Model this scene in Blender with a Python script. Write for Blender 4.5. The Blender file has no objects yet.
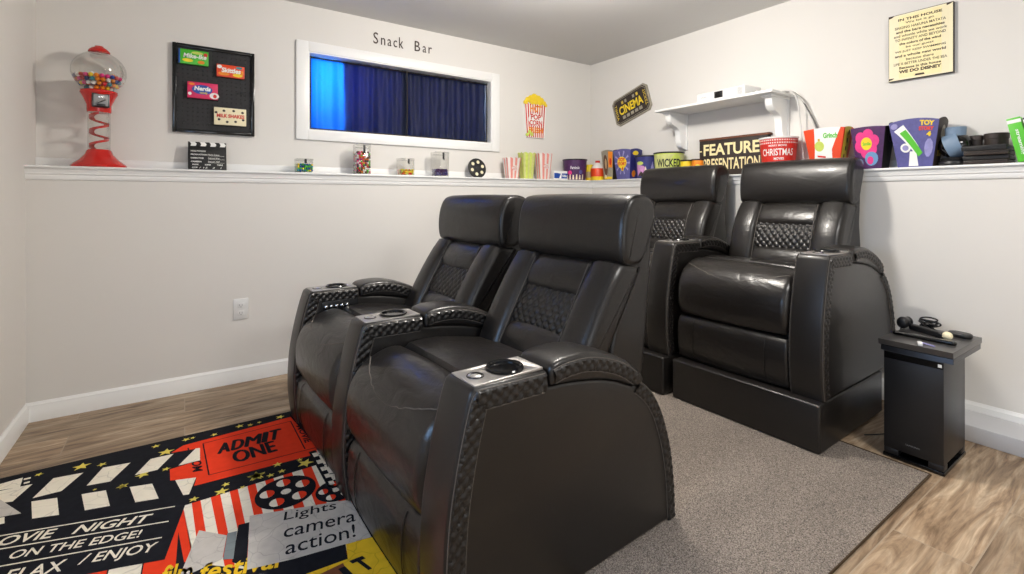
import bpy, bmesh, math, random
from mathutils import Vector, Matrix
random.seed(7)
PI = math.pi
R = math.radians
col = bpy.context.scene.collection
def srgb(r, g, b):
    f = lambda c: (c/255/12.92) if c/255 <= .04045 else ((c/255+.055)/1.055)**2.4
    return (f(r), f(g), f(b), 1)

# ------------------------------------------------------------------ materials
M = {}
def mat(name, c, rough=.5, metal=0, spec=.5, coat=0, emit=None, bump=None, var=None):
    """bump=(scale, strength, distance[, stretch]); var=(scale, amount) soft value variation"""
    m = bpy.data.materials.new(name); m.use_nodes = True
    nt = m.node_tree; b = nt.nodes['Principled BSDF']
    b.inputs['Base Color'].default_value = c
    b.inputs['Roughness'].default_value = rough
    b.inputs['Metallic'].default_value = metal
    b.inputs['Specular IOR Level'].default_value = spec
    b.inputs['Coat Weight'].default_value = coat
    tc = nt.nodes.new('ShaderNodeTexCoord')
    if emit:
        b.inputs['Emission Color'].default_value = emit[0]; b.inputs['Emission Strength'].default_value = emit[1]
    if bump:
        n = nt.nodes.new('ShaderNodeTexNoise'); n.inputs['Scale'].default_value = bump[0]; n.inputs['Detail'].default_value = 4
        bp = nt.nodes.new('ShaderNodeBump'); bp.inputs['Strength'].default_value = bump[1]; bp.inputs['Distance'].default_value = bump[2]
        nt.links.new(tc.outputs['Object'], n.inputs['Vector']); nt.links.new(n.outputs['Fac'], bp.inputs['Height']); nt.links.new(bp.outputs['Normal'], b.inputs['Normal'])
    vs = var or (9, .04)
    n2 = nt.nodes.new('ShaderNodeTexNoise'); n2.inputs['Scale'].default_value = vs[0]; n2.inputs['Detail'].default_value = 3
    mx = nt.nodes.new('ShaderNodeMix'); mx.data_type = 'RGBA'
    mx.inputs['A'].default_value = tuple(max(0, v*(1-vs[1])) for v in c[:3])+(1,)
    mx.inputs['B'].default_value = tuple(min(1, v*(1+vs[1])) for v in c[:3])+(1,)
    nt.links.new(tc.outputs['Object'], n2.inputs['Vector']); nt.links.new(n2.outputs['Fac'], mx.inputs['Factor']); nt.links.new(mx.outputs['Result'], b.inputs['Base Color'])
    M[name] = m
    return m
mat('wall_paint', srgb(221, 218, 213), .85, spec=.25, bump=(220, .05, .002), var=(1.5, .015))
mat('ceiling_paint', srgb(208, 207, 205), .9, spec=.2, bump=(150, .12, .003), var=(1.5, .015))
mat('white_trim', srgb(238, 238, 236), .38, bump=(60, .03, .001), var=(4, .01))
mat('curb_paint', srgb(214, 214, 216), .5, bump=(60, .03, .001), var=(4, .02))
mat('white_plastic', srgb(224, 224, 222), .35)
mat('grey_plastic', srgb(150, 150, 150), .5)
mat('black_plastic', srgb(22, 22, 24), .38, bump=(300, .05, .0005))
mat('black_gloss', srgb(9, 9, 10), .12)
mat('dark_metal', srgb(70, 70, 72), .32, metal=.85)
mat('plate_metal', srgb(176, 172, 168), .42, metal=.8, bump=(40, .03, .001))
mat('chrome', srgb(225, 225, 225), .15, metal=1)
mat('red_paint', srgb(196, 26, 18), .22, coat=.4)
mat('red', srgb(205, 40, 28), .5, var=(60, 0.15)); mat('rug_red', srgb(226, 62, 34), .95, spec=.1, var=(30, .12))
mat('rug_black', srgb(27, 28, 34), .95, spec=.1, var=(40, .35)); mat('rug_cream', srgb(234, 226, 208), .95, spec=.1, var=(26, .1))
mat('rug_grey', srgb(192, 186, 178), .95, spec=.1, var=(34, .16)); mat('rug_dark_grey', srgb(126, 134, 136), .95, spec=.1, var=(30, .14))
mat('rug_yellow', srgb(232, 190, 44), .95, spec=.1, var=(30, .14)); mat('rug_star', srgb(222, 205, 96), .95, spec=.1, var=(50, .14))
mat('rug_brown', srgb(122, 74, 52), .95, spec=.1, var=(30, .15))
mat('cream', srgb(236, 226, 190), .6); mat('sign_cream', srgb(240, 226, 172), .6, var=(25, .12)); mat('white', srgb(238, 238, 234), .5)
mat('black', srgb(20, 19, 20), .6); mat('ink_brown', srgb(58, 42, 34), .7)
mat('yellow', srgb(238, 206, 40), .45); mat('gold', srgb(200, 172, 62), .5); mat('orange', srgb(236, 136, 22), .45, var=(50, 0.25)); mat('green', srgb(88, 190, 50), .45)
mat('lime', srgb(196, 212, 96), .4, var=(40, 0.20)); mat('pale_lime', srgb(196, 200, 128), .5, var=(40, 0.25)); mat('pink', srgb(224, 54, 132), .45, var=(60, 0.20)); mat('magenta', srgb(214, 34, 92), .45, var=(60, 0.15))
mat('purple', srgb(72, 34, 84), .45, var=(45, 0.45)); mat('violet', srgb(86, 84, 142), .45, var=(50, 0.30)); mat('lilac', srgb(150, 146, 196), .45, var=(50, 0.25)); mat('deep_blue', srgb(44, 46, 112), .4, var=(45, 0.40))
mat('blue', srgb(30, 74, 160), .4); mat('sky_blue', srgb(104, 150, 190), .45); mat('teal', srgb(40, 140, 150), .4); mat('dusk_pink', srgb(196, 140, 190), .5, var=(50, 0.35))
mat('steel_blue', srgb(112, 134, 158), .5, var=(30, 0.10)); mat('brown', srgb(92, 62, 44), .6, var=(60, 0.50)); mat('dark_brown', srgb(48, 38, 34), .6); mat('tan', srgb(186, 158, 120), .6)
mat('rust_wood', srgb(104, 62, 42), .75, bump=(60, .5, .003), var=(30, .4)); mat('sign_black', srgb(46, 36, 30), .65, var=(30, .3))
mat('pegboard', srgb(34, 34, 36), .7); mat('grey_trim', srgb(150, 144, 128), .5, var=(60, 0.30))
mat('candy_box_green', srgb(70, 180, 44), .35); mat('orange_red', srgb(222, 68, 26), .4); mat('red_bright', srgb(214, 30, 40), .35)
mat('pale_red', srgb(222, 140, 130), .4, var=(60, 0.15)); mat('clear_white', srgb(226, 220, 214), .25)
mat('console_grey', srgb(64, 62, 61), .30)
mat('carpet_binding', srgb(74, 60, 46), .9, spec=.1, bump=(200, .5, .002))
mat('light_diffuser', srgb(250, 245, 235), .5, emit=((1, .95, .88, 1), 6))
mat('cord_white', srgb(214, 212, 208), .5); mat('cord_grey', srgb(104, 102, 100), .5)

def leather(name, c, rough, wr=.35):
    m = mat(name, c, rough, spec=.5, coat=.12); nt = m.node_tree; b = nt.nodes['Principled BSDF']
    tc = nt.nodes.new('ShaderNodeTexCoord')
    mp = nt.nodes.new('ShaderNodeMapping'); mp.inputs['Scale'].default_value = (1, .55, 1)
    nt.links.new(tc.outputs['Object'], mp.inputs['Vector'])
    v = nt.nodes.new('ShaderNodeTexVoronoi'); v.feature = 'SMOOTH_F1'; v.inputs['Scale'].default_value = 420
    nt.links.new(tc.outputs['Object'], v.inputs['Vector'])
    n = nt.nodes.new('ShaderNodeTexNoise'); n.inputs['Scale'].default_value = 14; n.inputs['Detail'].default_value = 5; n.inputs['Distortion'].default_value = 1.2
    nt.links.new(mp.outputs['Vector'], n.inputs['Vector'])
    b1 = nt.nodes.new('ShaderNodeBump'); b1.inputs['Strength'].default_value = wr; b1.inputs['Distance'].default_value = .006
    b2 = nt.nodes.new('ShaderNodeBump'); b2.inputs['Strength'].default_value = .25; b2.inputs['Distance'].default_value = .0006
    nt.links.new(n.outputs['Fac'], b1.inputs['Height']); nt.links.new(v.outputs['Distance'], b2.inputs['Height'])
    nt.links.new(b1.outputs['Normal'], b2.inputs['Normal']); nt.links.new(b2.outputs['Normal'], b.inputs['Normal'])
    return m
leather('leather', srgb(23, 20, 18), .35); leather('leather_smooth', srgb(22, 19, 17), .40, .06); leather('leather_seat', srgb(27, 24, 22), .31, .7)
mat('stitch', srgb(86, 80, 74), .6)

def clear_mat(name, tint, gloss=.12, rough=.03):
    m = bpy.data.materials.new(name); m.use_nodes = True; nt = m.node_tree
    for n in list(nt.nodes): nt.nodes.remove(n)
    out = nt.nodes.new('ShaderNodeOutputMaterial'); t = nt.nodes.new('ShaderNodeBsdfTransparent'); g = nt.nodes.new('ShaderNodeBsdfGlossy')
    lw = nt.nodes.new('ShaderNodeLayerWeight'); lw.inputs['Blend'].default_value = gloss
    t.inputs['Color'].default_value = tint; g.inputs['Roughness'].default_value = rough
    mx = nt.nodes.new('ShaderNodeMixShader'); nt.links.new(lw.outputs['Facing'], mx.inputs[0])
    nt.links.new(t.outputs[0], mx.inputs[1]); nt.links.new(g.outputs[0], mx.inputs[2]); nt.links.new(mx.outputs[0], out.inputs['Surface'])
    M[name] = m
clear_mat('clear_plastic', (.93, .93, .92, 1), .25); clear_mat('window_glass', (.9, .93, .95, 1), .15); clear_mat('smoked_cup', (.75, .7, .62, 1), .25)

def wood_floor():
    m = bpy.data.materials.new('plank_floor'); m.use_nodes = True; nt = m.node_tree; b = nt.nodes['Principled BSDF']; L = nt.links.new
    tc = nt.nodes.new('ShaderNodeTexCoord')
    br = nt.nodes.new('ShaderNodeTexBrick'); br.offset = .37; br.inputs['Scale'].default_value = 1
    br.inputs['Brick Width'].default_value = 1.2; br.inputs['Row Height'].default_value = .2; br.inputs['Mortar Size'].default_value = .0022
    br.inputs['Color1'].default_value = (0, 0, 0, 1); br.inputs['Color2'].default_value = (1, 1, 1, 1); br.inputs['Mortar'].default_value = (.5, .5, .5, 1); br.inputs['Bias'].default_value = 0
    L(tc.outputs['Object'], br.inputs['Vector'])
    # grain: stretched, shifted per plank
    sep = nt.nodes.new('ShaderNodeSeparateColor'); L(br.outputs['Color'], sep.inputs[0])
    add = nt.nodes.new('ShaderNodeVectorMath'); add.operation = 'MULTIPLY_ADD'
    L(br.outputs['Color'], add.inputs[0]); add.inputs[1].default_value = (7, 13, 3); L(tc.outputs['Object'], add.inputs[2])
    mp = nt.nodes.new('ShaderNodeMapping'); mp.inputs['Scale'].default_value = (1.0, 6.5, 1); L(add.outputs[0], mp.inputs['Vector'])
    n1 = nt.nodes.new('ShaderNodeTexNoise'); n1.inputs['Scale'].default_value = 2.2; n1.inputs['Detail'].default_value = 8; n1.inputs['Distortion'].default_value = 1.6; n1.inputs['Roughness'].default_value = .62
    L(mp.outputs[0], n1.inputs['Vector'])
    mp2 = nt.nodes.new('ShaderNodeMapping'); mp2.inputs['Scale'].default_value = (5, 60, 1); L(add.outputs[0], mp2.inputs['Vector'])
    n2 = nt.nodes.new('ShaderNodeTexNoise'); n2.inputs['Scale'].default_value = 1.5; n2.inputs['Detail'].default_value = 6; n2.inputs['Distortion'].default_value = .8; L(mp2.outputs[0], n2.inputs['Vector'])
    cr = nt.nodes.new('ShaderNodeValToRGB'); e = cr.color_ramp.elements
    e[0].position = .3; e[0].color = srgb(88, 66, 48); e[1].position = .70; e[1].color = srgb(198, 178, 152)
    k = cr.color_ramp.elements.new(.5); k.color = srgb(158, 134, 108)
    L(n1.outputs['Fac'], cr.inputs[0])
    mx = nt.nodes.new('ShaderNodeMix'); mx.data_type = 'RGBA'; mx.blend_type = 'OVERLAY'; mx.inputs['Factor'].default_value = .55
    L(cr.outputs[0], mx.inputs['A']); L(n2.outputs['Fac'], mx.inputs['B'])
    # plank to plank value
    mr = nt.nodes.new('ShaderNodeMapRange'); mr.inputs['To Min'].default_value = .74; mr.inputs['To Max'].default_value = 1.05; L(sep.outputs[0], mr.inputs['Value'])
    mv = nt.nodes.new('ShaderNodeVectorMath'); mv.operation = 'SCALE'; L(mx.outputs['Result'], mv.inputs[0]); L(mr.outputs[0], mv.inputs['Scale'])
    mm = nt.nodes.new('ShaderNodeMix'); mm.data_type = 'RGBA'; L(br.outputs['Fac'], mm.inputs['Factor']); L(mv.outputs[0], mm.inputs['A']); mm.inputs['B'].default_value = srgb(158, 142, 122)
    L(mm.outputs['Result'], b.inputs['Base Color']); b.inputs['Roughness'].default_value = .42; b.inputs['Specular IOR Level'].default_value = .35
    bp = nt.nodes.new('ShaderNodeBump'); bp.inputs['Strength'].default_value = .15; bp.inputs['Distance'].default_value = .001; L(n2.outputs['Fac'], bp.inputs['Height']); L(bp.outputs[0], b.inputs['Normal'])
    M['plank_floor'] = m
wood_floor()

def carpet_mat():
    m = bpy.data.materials.new('loop_carpet'); m.use_nodes = True; nt = m.node_tree; b = nt.nodes['Principled BSDF']; L = nt.links.new
    tc = nt.nodes.new('ShaderNodeTexCoord')
    v = nt.nodes.new('ShaderNodeTexVoronoi'); v.inputs['Scale'].default_value = 240; L(tc.outputs['Object'], v.inputs['Vector'])
    n = nt.nodes.new('ShaderNodeTexNoise'); n.inputs['Scale'].default_value = 300; n.inputs['Detail'].default_value = 2; L(tc.outputs['Object'], n.inputs['Vector'])
    cr = nt.nodes.new('ShaderNodeValToRGB'); e = cr.color_ramp.elements
    e[0].position = .33; e[0].color = srgb(84, 78, 73); e[1].position = .68; e[1].color = srgb(170, 158, 147); L(n.outputs['Fac'], cr.inputs[0])
    w = nt.nodes.new('ShaderNodeTexNoise'); w.inputs['Scale'].default_value = 1.3; w.inputs['Detail'].default_value = 1
    mp = nt.nodes.new('ShaderNodeMapping'); mp.inputs['Scale'].default_value = (1, 3, 1); mp.inputs['Rotation'].default_value = (0, 0, .5); L(tc.outputs['Object'], mp.inputs['Vector']); L(mp.outputs[0], w.inputs['Vector'])
    mr = nt.nodes.new('ShaderNodeMapRange'); mr.inputs['From Min'].default_value = .35; mr.inputs['From Max'].default_value = .65; mr.inputs['To Min'].default_value = .9; mr.inputs['To Max'].default_value = 1.06; L(w.outputs['Fac'], mr.inputs['Value'])
    sc = nt.nodes.new('ShaderNodeVectorMath'); sc.operation = 'SCALE'; L(cr.outputs[0], sc.inputs[0]); L(mr.outputs[0], sc.inputs['Scale'])
    L(sc.outputs[0], b.inputs['Base Color']); b.inputs['Roughness'].default_value = .98; b.inputs['Specular IOR Level'].default_value = .08
    bp = nt.nodes.new('ShaderNodeBump'); bp.inputs['Strength'].default_value = .9; bp.inputs['Distance'].default_value = .004; L(v.outputs['Distance'], bp.inputs['Height']); L(bp.outputs[0], b.inputs['Normal'])
    M['loop_carpet'] = m
carpet_mat()

def curtain_mat():
    m = bpy.data.materials.new('curtain_fabric'); m.use_nodes = True; nt = m.node_tree; L = nt.links.new
    b = nt.nodes['Principled BSDF']; b.inputs['Base Color'].default_value = srgb(24, 34, 66); b.inputs['Roughness'].default_value = .55; b.inputs['Sheen Weight'].default_value = .3
    t = nt.nodes.new('ShaderNodeBsdfTranslucent'); t.inputs['Color'].default_value = (.045, .21, .46, 1)
    mx = nt.nodes.new('ShaderNodeMixShader'); mx.inputs[0].default_value = .6
    tc = nt.nodes.new('ShaderNodeTexCoord'); n = nt.nodes.new('ShaderNodeTexNoise'); n.inputs['Scale'].default_value = 26; n.inputs['Detail'].default_value = 5
    L(tc.outputs['Object'], n.inputs['Vector']); bp = nt.nodes.new('ShaderNodeBump'); bp.inputs['Strength'].default_value = .5; bp.inputs['Distance'].default_value = .008
    L(n.outputs['Fac'], bp.inputs['Height']); L(bp.outputs[0], b.inputs['Normal']); L(bp.outputs[0], t.inputs['Normal'])
    out = nt.nodes['Material Output']; L(b.outputs[0], mx.inputs[1]); L(t.outputs[0], mx.inputs[2]); L(mx.outputs[0], out.inputs['Surface'])
    M['curtain_fabric'] = m
curtain_mat()

def cracks(name):      # fine printed cracks of the distressed rug print
    nt = M[name].node_tree; b = nt.nodes['Principled BSDF']; src = b.inputs['Base Color'].links[0].from_socket
    tc = nt.nodes.new('ShaderNodeTexCoord'); n = nt.nodes.new('ShaderNodeTexNoise'); n.inputs['Scale'].default_value = 9
    ad = nt.nodes.new('ShaderNodeVectorMath'); ad.operation = 'MULTIPLY_ADD'; ad.inputs[1].default_value = (.12, .12, 0)
    nt.links.new(tc.outputs['Object'], n.inputs['Vector']); nt.links.new(n.outputs['Color'], ad.inputs[0]); nt.links.new(tc.outputs['Object'], ad.inputs[2])
    v = nt.nodes.new('ShaderNodeTexVoronoi'); v.feature = 'DISTANCE_TO_EDGE'; v.inputs['Scale'].default_value = 13; nt.links.new(ad.outputs[0], v.inputs['Vector'])
    mr = nt.nodes.new('ShaderNodeMapRange'); mr.inputs['From Max'].default_value = .022; mr.inputs['To Min'].default_value = .74; mr.inputs['To Max'].default_value = 1; nt.links.new(v.outputs['Distance'], mr.inputs['Value'])
    sc = nt.nodes.new('ShaderNodeVectorMath'); sc.operation = 'SCALE'; nt.links.new(src, sc.inputs[0]); nt.links.new(mr.outputs[0], sc.inputs['Scale']); nt.links.new(sc.outputs[0], b.inputs['Base Color'])
for n_ in ('rug_grey', 'rug_cream', 'rug_dark_grey', 'rug_yellow'): cracks(n_)

# ------------------------------------------------------------------ mesh builder
_tc = {}
def text_geo(s, bold=0, shear=0):
    k = (s, bold, shear)
    if k not in _tc:
        cu = bpy.data.curves.new('t', 'FONT'); cu.body = s; cu.offset = bold; cu.shear = shear; cu.resolution_u = 3
        ob = bpy.data.objects.new('t', cu); col.objects.link(ob)
        bpy.context.view_layer.update()
        me = bpy.data.meshes.new_from_object(ob.evaluated_get(bpy.context.evaluated_depsgraph_get()))
        vs = [(v.co.x, v.co.y) for v in me.vertices]; fs = [tuple(p.vertices) for p in me.polygons]
        bpy.data.objects.remove(ob); bpy.data.curves.remove(cu); bpy.data.meshes.remove(me)
        xs = [v[0] for v in vs]; ys = [v[1] for v in vs]; x0, x1, y0, y1 = min(xs), max(xs), min(ys), max(ys)
        _tc[k] = ([((x-x0)/(x1-x0), (y-y0)/(y1-y0)) for x, y in vs], fs)
    return _tc[k]

class MB:
    def __init__(s): s.v = []; s.f = []; s.m = []; s.sl = []
    def mi(s, name):
        if name not in s.sl: s.sl.append(name)
        return s.sl.index(name)
    def add(s, vs, fs, mt):
        o = len(s.v); s.v += [tuple(p) for p in vs]; i = s.mi(mt)
        for f in fs: s.f.append(tuple(a+o for a in f)); s.m.append(i)
    def box(s, x0, x1, y0, y1, z0, z1, mt, bev=0, mx=None, segs=2):
        bm = bmesh.new(); bmesh.ops.create_cube(bm, size=1)
        for v in bm.verts: v.co = Vector(((x0+x1)/2+v.co.x*(x1-x0), (y0+y1)/2+v.co.y*(y1-y0), (z0+z1)/2+v.co.z*(z1-z0)))
        if bev: bmesh.ops.bevel(bm, geom=bm.edges[:], offset=bev, segments=segs, profile=.5, affect='EDGES')
        if mx is not None: bm.transform(mx)
        s.bm(bm, mt)
    def bm(s, bm, mt):
        bm.verts.index_update(); s.add([v.co[:] for v in bm.verts], [[v.index for v in f.verts] for f in bm.faces], mt); bm.free()
    def prism(s, pts, fn0, fn1, mt, bev=0, segs=3):
        """pts 2-D outline; fn0/fn1 map it to the two end planes"""
        bm = bmesh.new(); a = [bm.verts.new(fn0(*p)) for p in pts]; b = [bm.verts.new(fn1(*p)) for p in pts]
        f0 = bm.faces.new(a); f1 = bm.faces.new(b[::-1]); n = len(pts)
        for i in range(n): bm.faces.new((a[(i+1) % n], a[i], b[i], b[(i+1) % n]))
        bmesh.ops.recalc_face_normals(bm, faces=bm.faces[:])
        if bev:
            es = set(f0.edges[:]+f1.edges[:]); bmesh.ops.bevel(bm, geom=list(es), offset=bev, segments=segs, profile=.5, affect='EDGES', clamp_overlap=True)
        s.bm(bm, mt)
    def pillow(s, prof, v0, v1, r, mt, crown=0, n=10, ax='y', r2=None, fn=None):
        """closed (u,z) outline swept across v, its ends rounded by shrinking the outline along its normals"""
        P = [Vector(p) for p in prof]; N = len(P)
        ar = sum(P[i].x*P[(i+1) % N].y-P[(i+1) % N].x*P[i].y for i in range(N)); sg = 1 if ar > 0 else -1
        nr = []
        for i in range(N):
            d = (P[(i+1) % N]-P[i-1]).normalized(); nr.append(Vector((d.y, -d.x))*sg)
        st = [r*(1-math.cos(k/n*PI/2)) for k in range(n+1)]
        vs = [v0+d for d in st]+[v0+r+(v1-v0-2*r)*k/8 for k in range(1, 8)]+[v1-d for d in st[::-1]]
        V = []
        for v in vs:
            dv = min(v-v0, v1-v); e = 0 if dv >= r else r-math.sqrt(max(0, r*r-(r-dv)**2))
            t = (v-v0)/(v1-v0); c = crown*(1-(2*t-1)**2)
            for p, m in zip(P, nr):
                q = p-m*(e-c); w = (q.x, v, q.y)
                V.append(fn(*w) if fn else w)
        F = []; K = len(vs)
        for j in range(K-1):
            for i in range(N):
                a = j*N+i; b = j*N+(i+1) % N; F.append((a, b, b+N, a+N) if sg < 0 else (b, a, a+N, b+N))
        F.append(tuple(range(N)) if sg > 0 else tuple(range(N))[::-1]); F.append(tuple(range((K-1)*N, K*N))[::-1] if sg > 0 else tuple(range((K-1)*N, K*N)))
        s.add(V, F, mt)
    def lathe(s, prof, c, mt, n=28, mx=None, fn=None):
        V = []; F = []
        for r, z in prof:
            for k in range(n):
                a = 2*PI*k/n; p = Vector((r*math.cos(a), r*math.sin(a), z))
                if mx is not None: p = mx @ p
                V.append((c[0]+p.x, c[1]+p.y, c[2]+p.z))
        for j in range(len(prof)-1):
            for k in range(n): F.append((j*n+k, j*n+(k+1) % n, (j+1)*n+(k+1) % n, (j+1)*n+k))
        if prof[0][0] > 1e-6: F.append(tuple(range(n))[::-1])
        if prof[-1][0] > 1e-6: F.append(tuple((len(prof)-1)*n+k for k in range(n)))
        s.add(V, F, mt)
    def tube(s, path, r, mt, n=8, closed=False):
        P = [Vector(p) for p in path]; V = []; F = []; K = len(P); up = None
        for i, p in enumerate(P):
            d = (P[(i+1) % K]-P[i-1]) if closed else (P[min(i+1, K-1)]-P[max(i-1, 0)])
            d.normalize()
            if up is None: up = d.orthogonal().normalized()
            up = (up-d*up.dot(d)); up = up.normalized() if up.length > 1e-6 else d.orthogonal().normalized()
            w = d.cross(up)
            rr = r[i] if isinstance(r, (list, tuple)) else r
            for k in range(n):
                a = 2*PI*k/n; V.append((p+(up*math.cos(a)+w*math.sin(a))*rr)[:])
        for i in range(K if closed else K-1):
            j = (i+1) % K
            for k in range(n): F.append((i*n+k, i*n+(k+1) % n, j*n+(k+1) % n, j*n+k))
        if not closed: F.append(tuple(range(n))[::-1]); F.append(tuple((K-1)*n+k for k in range(n)))
        s.add(V, F, mt)
    def grid(s, fn, nu, nv, mt):
        V = [fn(i/nu, j/nv) for j in range(nv+1) for i in range(nu+1)]
        F = [(j*(nu+1)+i, j*(nu+1)+i+1, (j+1)*(nu+1)+i+1, (j+1)*(nu+1)+i) for j in range(nv) for i in range(nu)]
        s.add(V, F, mt)
    def poly(s, pts, mt, fn=None):
        s.add([fn(*p) if fn else p for p in pts], [tuple(range(len(pts)))], mt)
    def text(s, t, fn, x0, y0, x1, y1, mt, bold=0, shear=0):
        vs, fs = text_geo(t, bold, shear); s.add([fn(x0+(x1-x0)*x, y0+(y1-y0)*y) for x, y in vs], fs, mt)
    def sphere(s, c, r, mt, n=12, sc=(1, 1, 1)):
        prof = [(max(0, math.sin(PI*k/(n//2+2)))*r, -math.cos(PI*k/(n//2+2))*r) for k in range(n//2+3)]
        prof[0] = (1e-7, -r); prof[-1] = (1e-7, r)
        s.lathe([(a*sc[0], b*sc[2]) for a, b in prof], c, mt, n)
    def build(s, name, parent=None, smooth=True, angle=38, loc=None, rz=0):
        me = bpy.data.meshes.new(name); V = s.v
        me.from_pydata(V, [], s.f)
        for n in s.sl: me.materials.append(M[n])
        me.polygons.foreach_set('material_index', s.m); me.update()
        if smooth:
            me.polygons.foreach_set('use_smooth', [True]*len(me.polygons)); me.set_sharp_from_angle(angle=R(angle))
        o = bpy.data.objects.new(name, me); col.objects.link(o)
        if parent: o.parent = parent
        if loc: o.location = loc
        o.rotation_euler.z = rz
        return o

def tag(o, label=None, cat=None, group=None, kind=None):
    if label: o['label'] = label
    if cat: o['category'] = cat
    if group: o['group'] = group
    if kind: o['kind'] = kind
    return o
def empty(name, loc, label, cat, group=None, rz=0):
    o = bpy.data.objects.new(name, None); col.objects.link(o); o.location = loc; o.rotation_euler.z = rz; o.empty_display_size = .1
    return tag(o, label, cat, group)
def structure(mb, name, parent=None, **k):
    o = mb.build(name, parent, **k)
    if not parent: o['kind'] = 'structure'
    return o
def crom(pts, n=6):
    P = [Vector(p) for p in pts]; out = []
    for i in range(len(P)-1):
        a = P[max(i-1, 0)]; b = P[i]; c = P[i+1]; d = P[min(i+2, len(P)-1)]
        for k in range(n):
            t = k/n; out.append(tuple(.5*((2*b)+(c-a)*t+(2*a-5*b+4*c-d)*t*t+(3*b-a-3*c+d)*t**3)))
    out.append(tuple(P[-1])); return out
def cut(o, cx, cy, z0, z1, r):
    mb = MB(); mb.lathe([(r, z0), (r, z1)], (cx, cy, 0), 'black', 32); c = mb.build('c')
    par = o.parent; o.parent = None
    md = o.modifiers.new('b', 'BOOLEAN'); md.object = c; md.operation = 'DIFFERENCE'; md.solver = 'EXACT'
    bpy.context.view_layer.update(); dg = bpy.context.evaluated_depsgraph_get()
    me = bpy.data.meshes.new_from_object(o.evaluated_get(dg)); old = o.data; o.modifiers.clear(); o.data = me; bpy.data.meshes.remove(old)
    bpy.data.objects.remove(c); o.parent = par

# ------------------------------------------------------------------ camera
EYE = 1.11; YAW = 55.6; FPX = 478.0; HOR = 197.5
cam = bpy.data.cameras.new('camera'); co = bpy.data.objects.new('camera', cam); col.objects.link(co)
co.location = (0, 0, EYE); co.rotation_euler = (R(90), 0, R(YAW-90))
cam.sensor_width = 36; cam.lens = 36*FPX/1024; cam.shift_y = -(287-HOR)/1024; cam.clip_start = .02
bpy.context.scene.camera = co
_c, _s = math.cos(R(YAW)), math.sin(R(YAW))
def fl(px, py, z=0.0):       # where a point seen in the photo lies on a level plane at height z
    a = (px-512)/FPX; t = (z-EYE)/((HOR-py)/FPX); return ((_c+_s*a)*t, (_s-_c*a)*t)

# ------------------------------------------------------------------ room
CE = 2.43; XL = -.648; YA = 3.5; YAL = 3.30; XB = 3.348; XBL = 3.175; YF = -2.6; LZ = 1.27
b = MB(); b.box(XL-.3, XB+.3, YF-.2, YA+.3, -.12, 0, 'plank_floor'); structure(b, 'floor', smooth=False)
b = MB(); b.box(XL-.3, XB+.3, YF-.2, YA+.3, CE, CE+.12, 'ceiling_paint'); structure(b, 'ceiling', smooth=False)
b = MB(); b.box(XL-.15, XL, YF, YA+.2, 0, CE, 'wall_paint'); structure(b, 'wall_left', smooth=False)
b = MB(); b.box(XL-.15, XB+.2, YF-.15, YF, 0, CE, 'wall_paint'); structure(b, 'wall_front', smooth=False)
WX0, WX1, WZ0, WZ1 = .699, 2.177, 1.572, 2.112
b = MB(); b.box(XL, XB, YAL, YA+.18, 0, LZ-.012, 'wall_paint')
b.box(XL, WX0, YA, YA+.18, LZ-.012, CE, 'wall_paint'); b.box(WX1, XB, YA, YA+.18, LZ-.012, CE, 'wall_paint')
b.box(WX0, WX1, YA, YA+.18, LZ-.012, WZ0, 'wall_paint'); b.box(WX0, WX1, YA, YA+.18, WZ1, CE, 'wall_paint')
structure(b, 'wall_back', smooth=False)
b = MB(); b.box(XBL, XB+.18, YF, YAL, 0, LZ-.012, 'wall_paint'); b.box(XB, XB+.18, YF, YA+.18, LZ-.012, CE, 'wall_paint'); structure(b, 'wall_right', smooth=False)
# ledge caps with the moulding below
def ledge_prof(f, w, sgn):   # (distance into room, z)
    return [(0, 0)]
b = MB(); b.box(XL, XB, YAL-.035, YA, LZ-.012, LZ, 'white_trim', .003)
mo = [(0, -.012), (.022, -.012), (.022, -.022), (.016, -.030), (.016, -.040), (.011, -.046), (.011, -.060), (.006, -.070), (0, -.072)]
b.prism(mo, lambda d, z: (XL, YAL-d, LZ+z), lambda d, z: (XBL-.01, YAL-d, LZ+z), 'white_trim')
b.box(XL, XB, YA-.012, YA, LZ, LZ+.052, 'white_trim', .003)
structure(b, 'trim_1')
b = MB(); b.box(XBL-.035, XB, YF, YAL-.035, LZ-.012, LZ, 'white_trim', .003)
b.prism(mo, lambda d, z: (XBL-d, YF, LZ+z), lambda d, z: (XBL-d, YAL-.01, LZ+z), 'white_trim')
b.box(XB-.012, XB, YF, YA-.012, LZ, LZ+.052, 'white_trim', .003)
structure(b, 'trim_2')
bbp = [(0, 0), (.015, 0), (.015, .066), (.012, .074), (.012, .082), (.006, .088), (.004, .094), (0, .094)]
b = MB(); b.prism(bbp, lambda d, z: (XL, YAL-d, z), lambda d, z: (XBL, YAL-d, z), 'white_trim'); structure(b, 'baseboard_back')
b = MB(); b.prism(bbp, lambda d, z: (XL+d, YF, z), lambda d, z: (XL+d, YAL-.015, z), 'white_trim'); structure(b, 'baseboard_left')
b = MB(); b.prism(bbp, lambda d, z: (XBL-d, YF, z*1.22), lambda d, z: (XBL-d, YAL-.015, z*1.22), 'white_trim'); structure(b, 'baseboard_right')
b = MB(); b.prism(bbp, lambda d, z: (XL+.015, YF+d, z), lambda d, z: (XBL-.015, YF+d, z), 'white_trim'); structure(b, 'baseboard_front')
b = MB(); b.box(2.945, XBL-.016, YF+.02, .90, 0, .074, 'curb_paint', .004); structure(b, 'trim_3')

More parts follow.
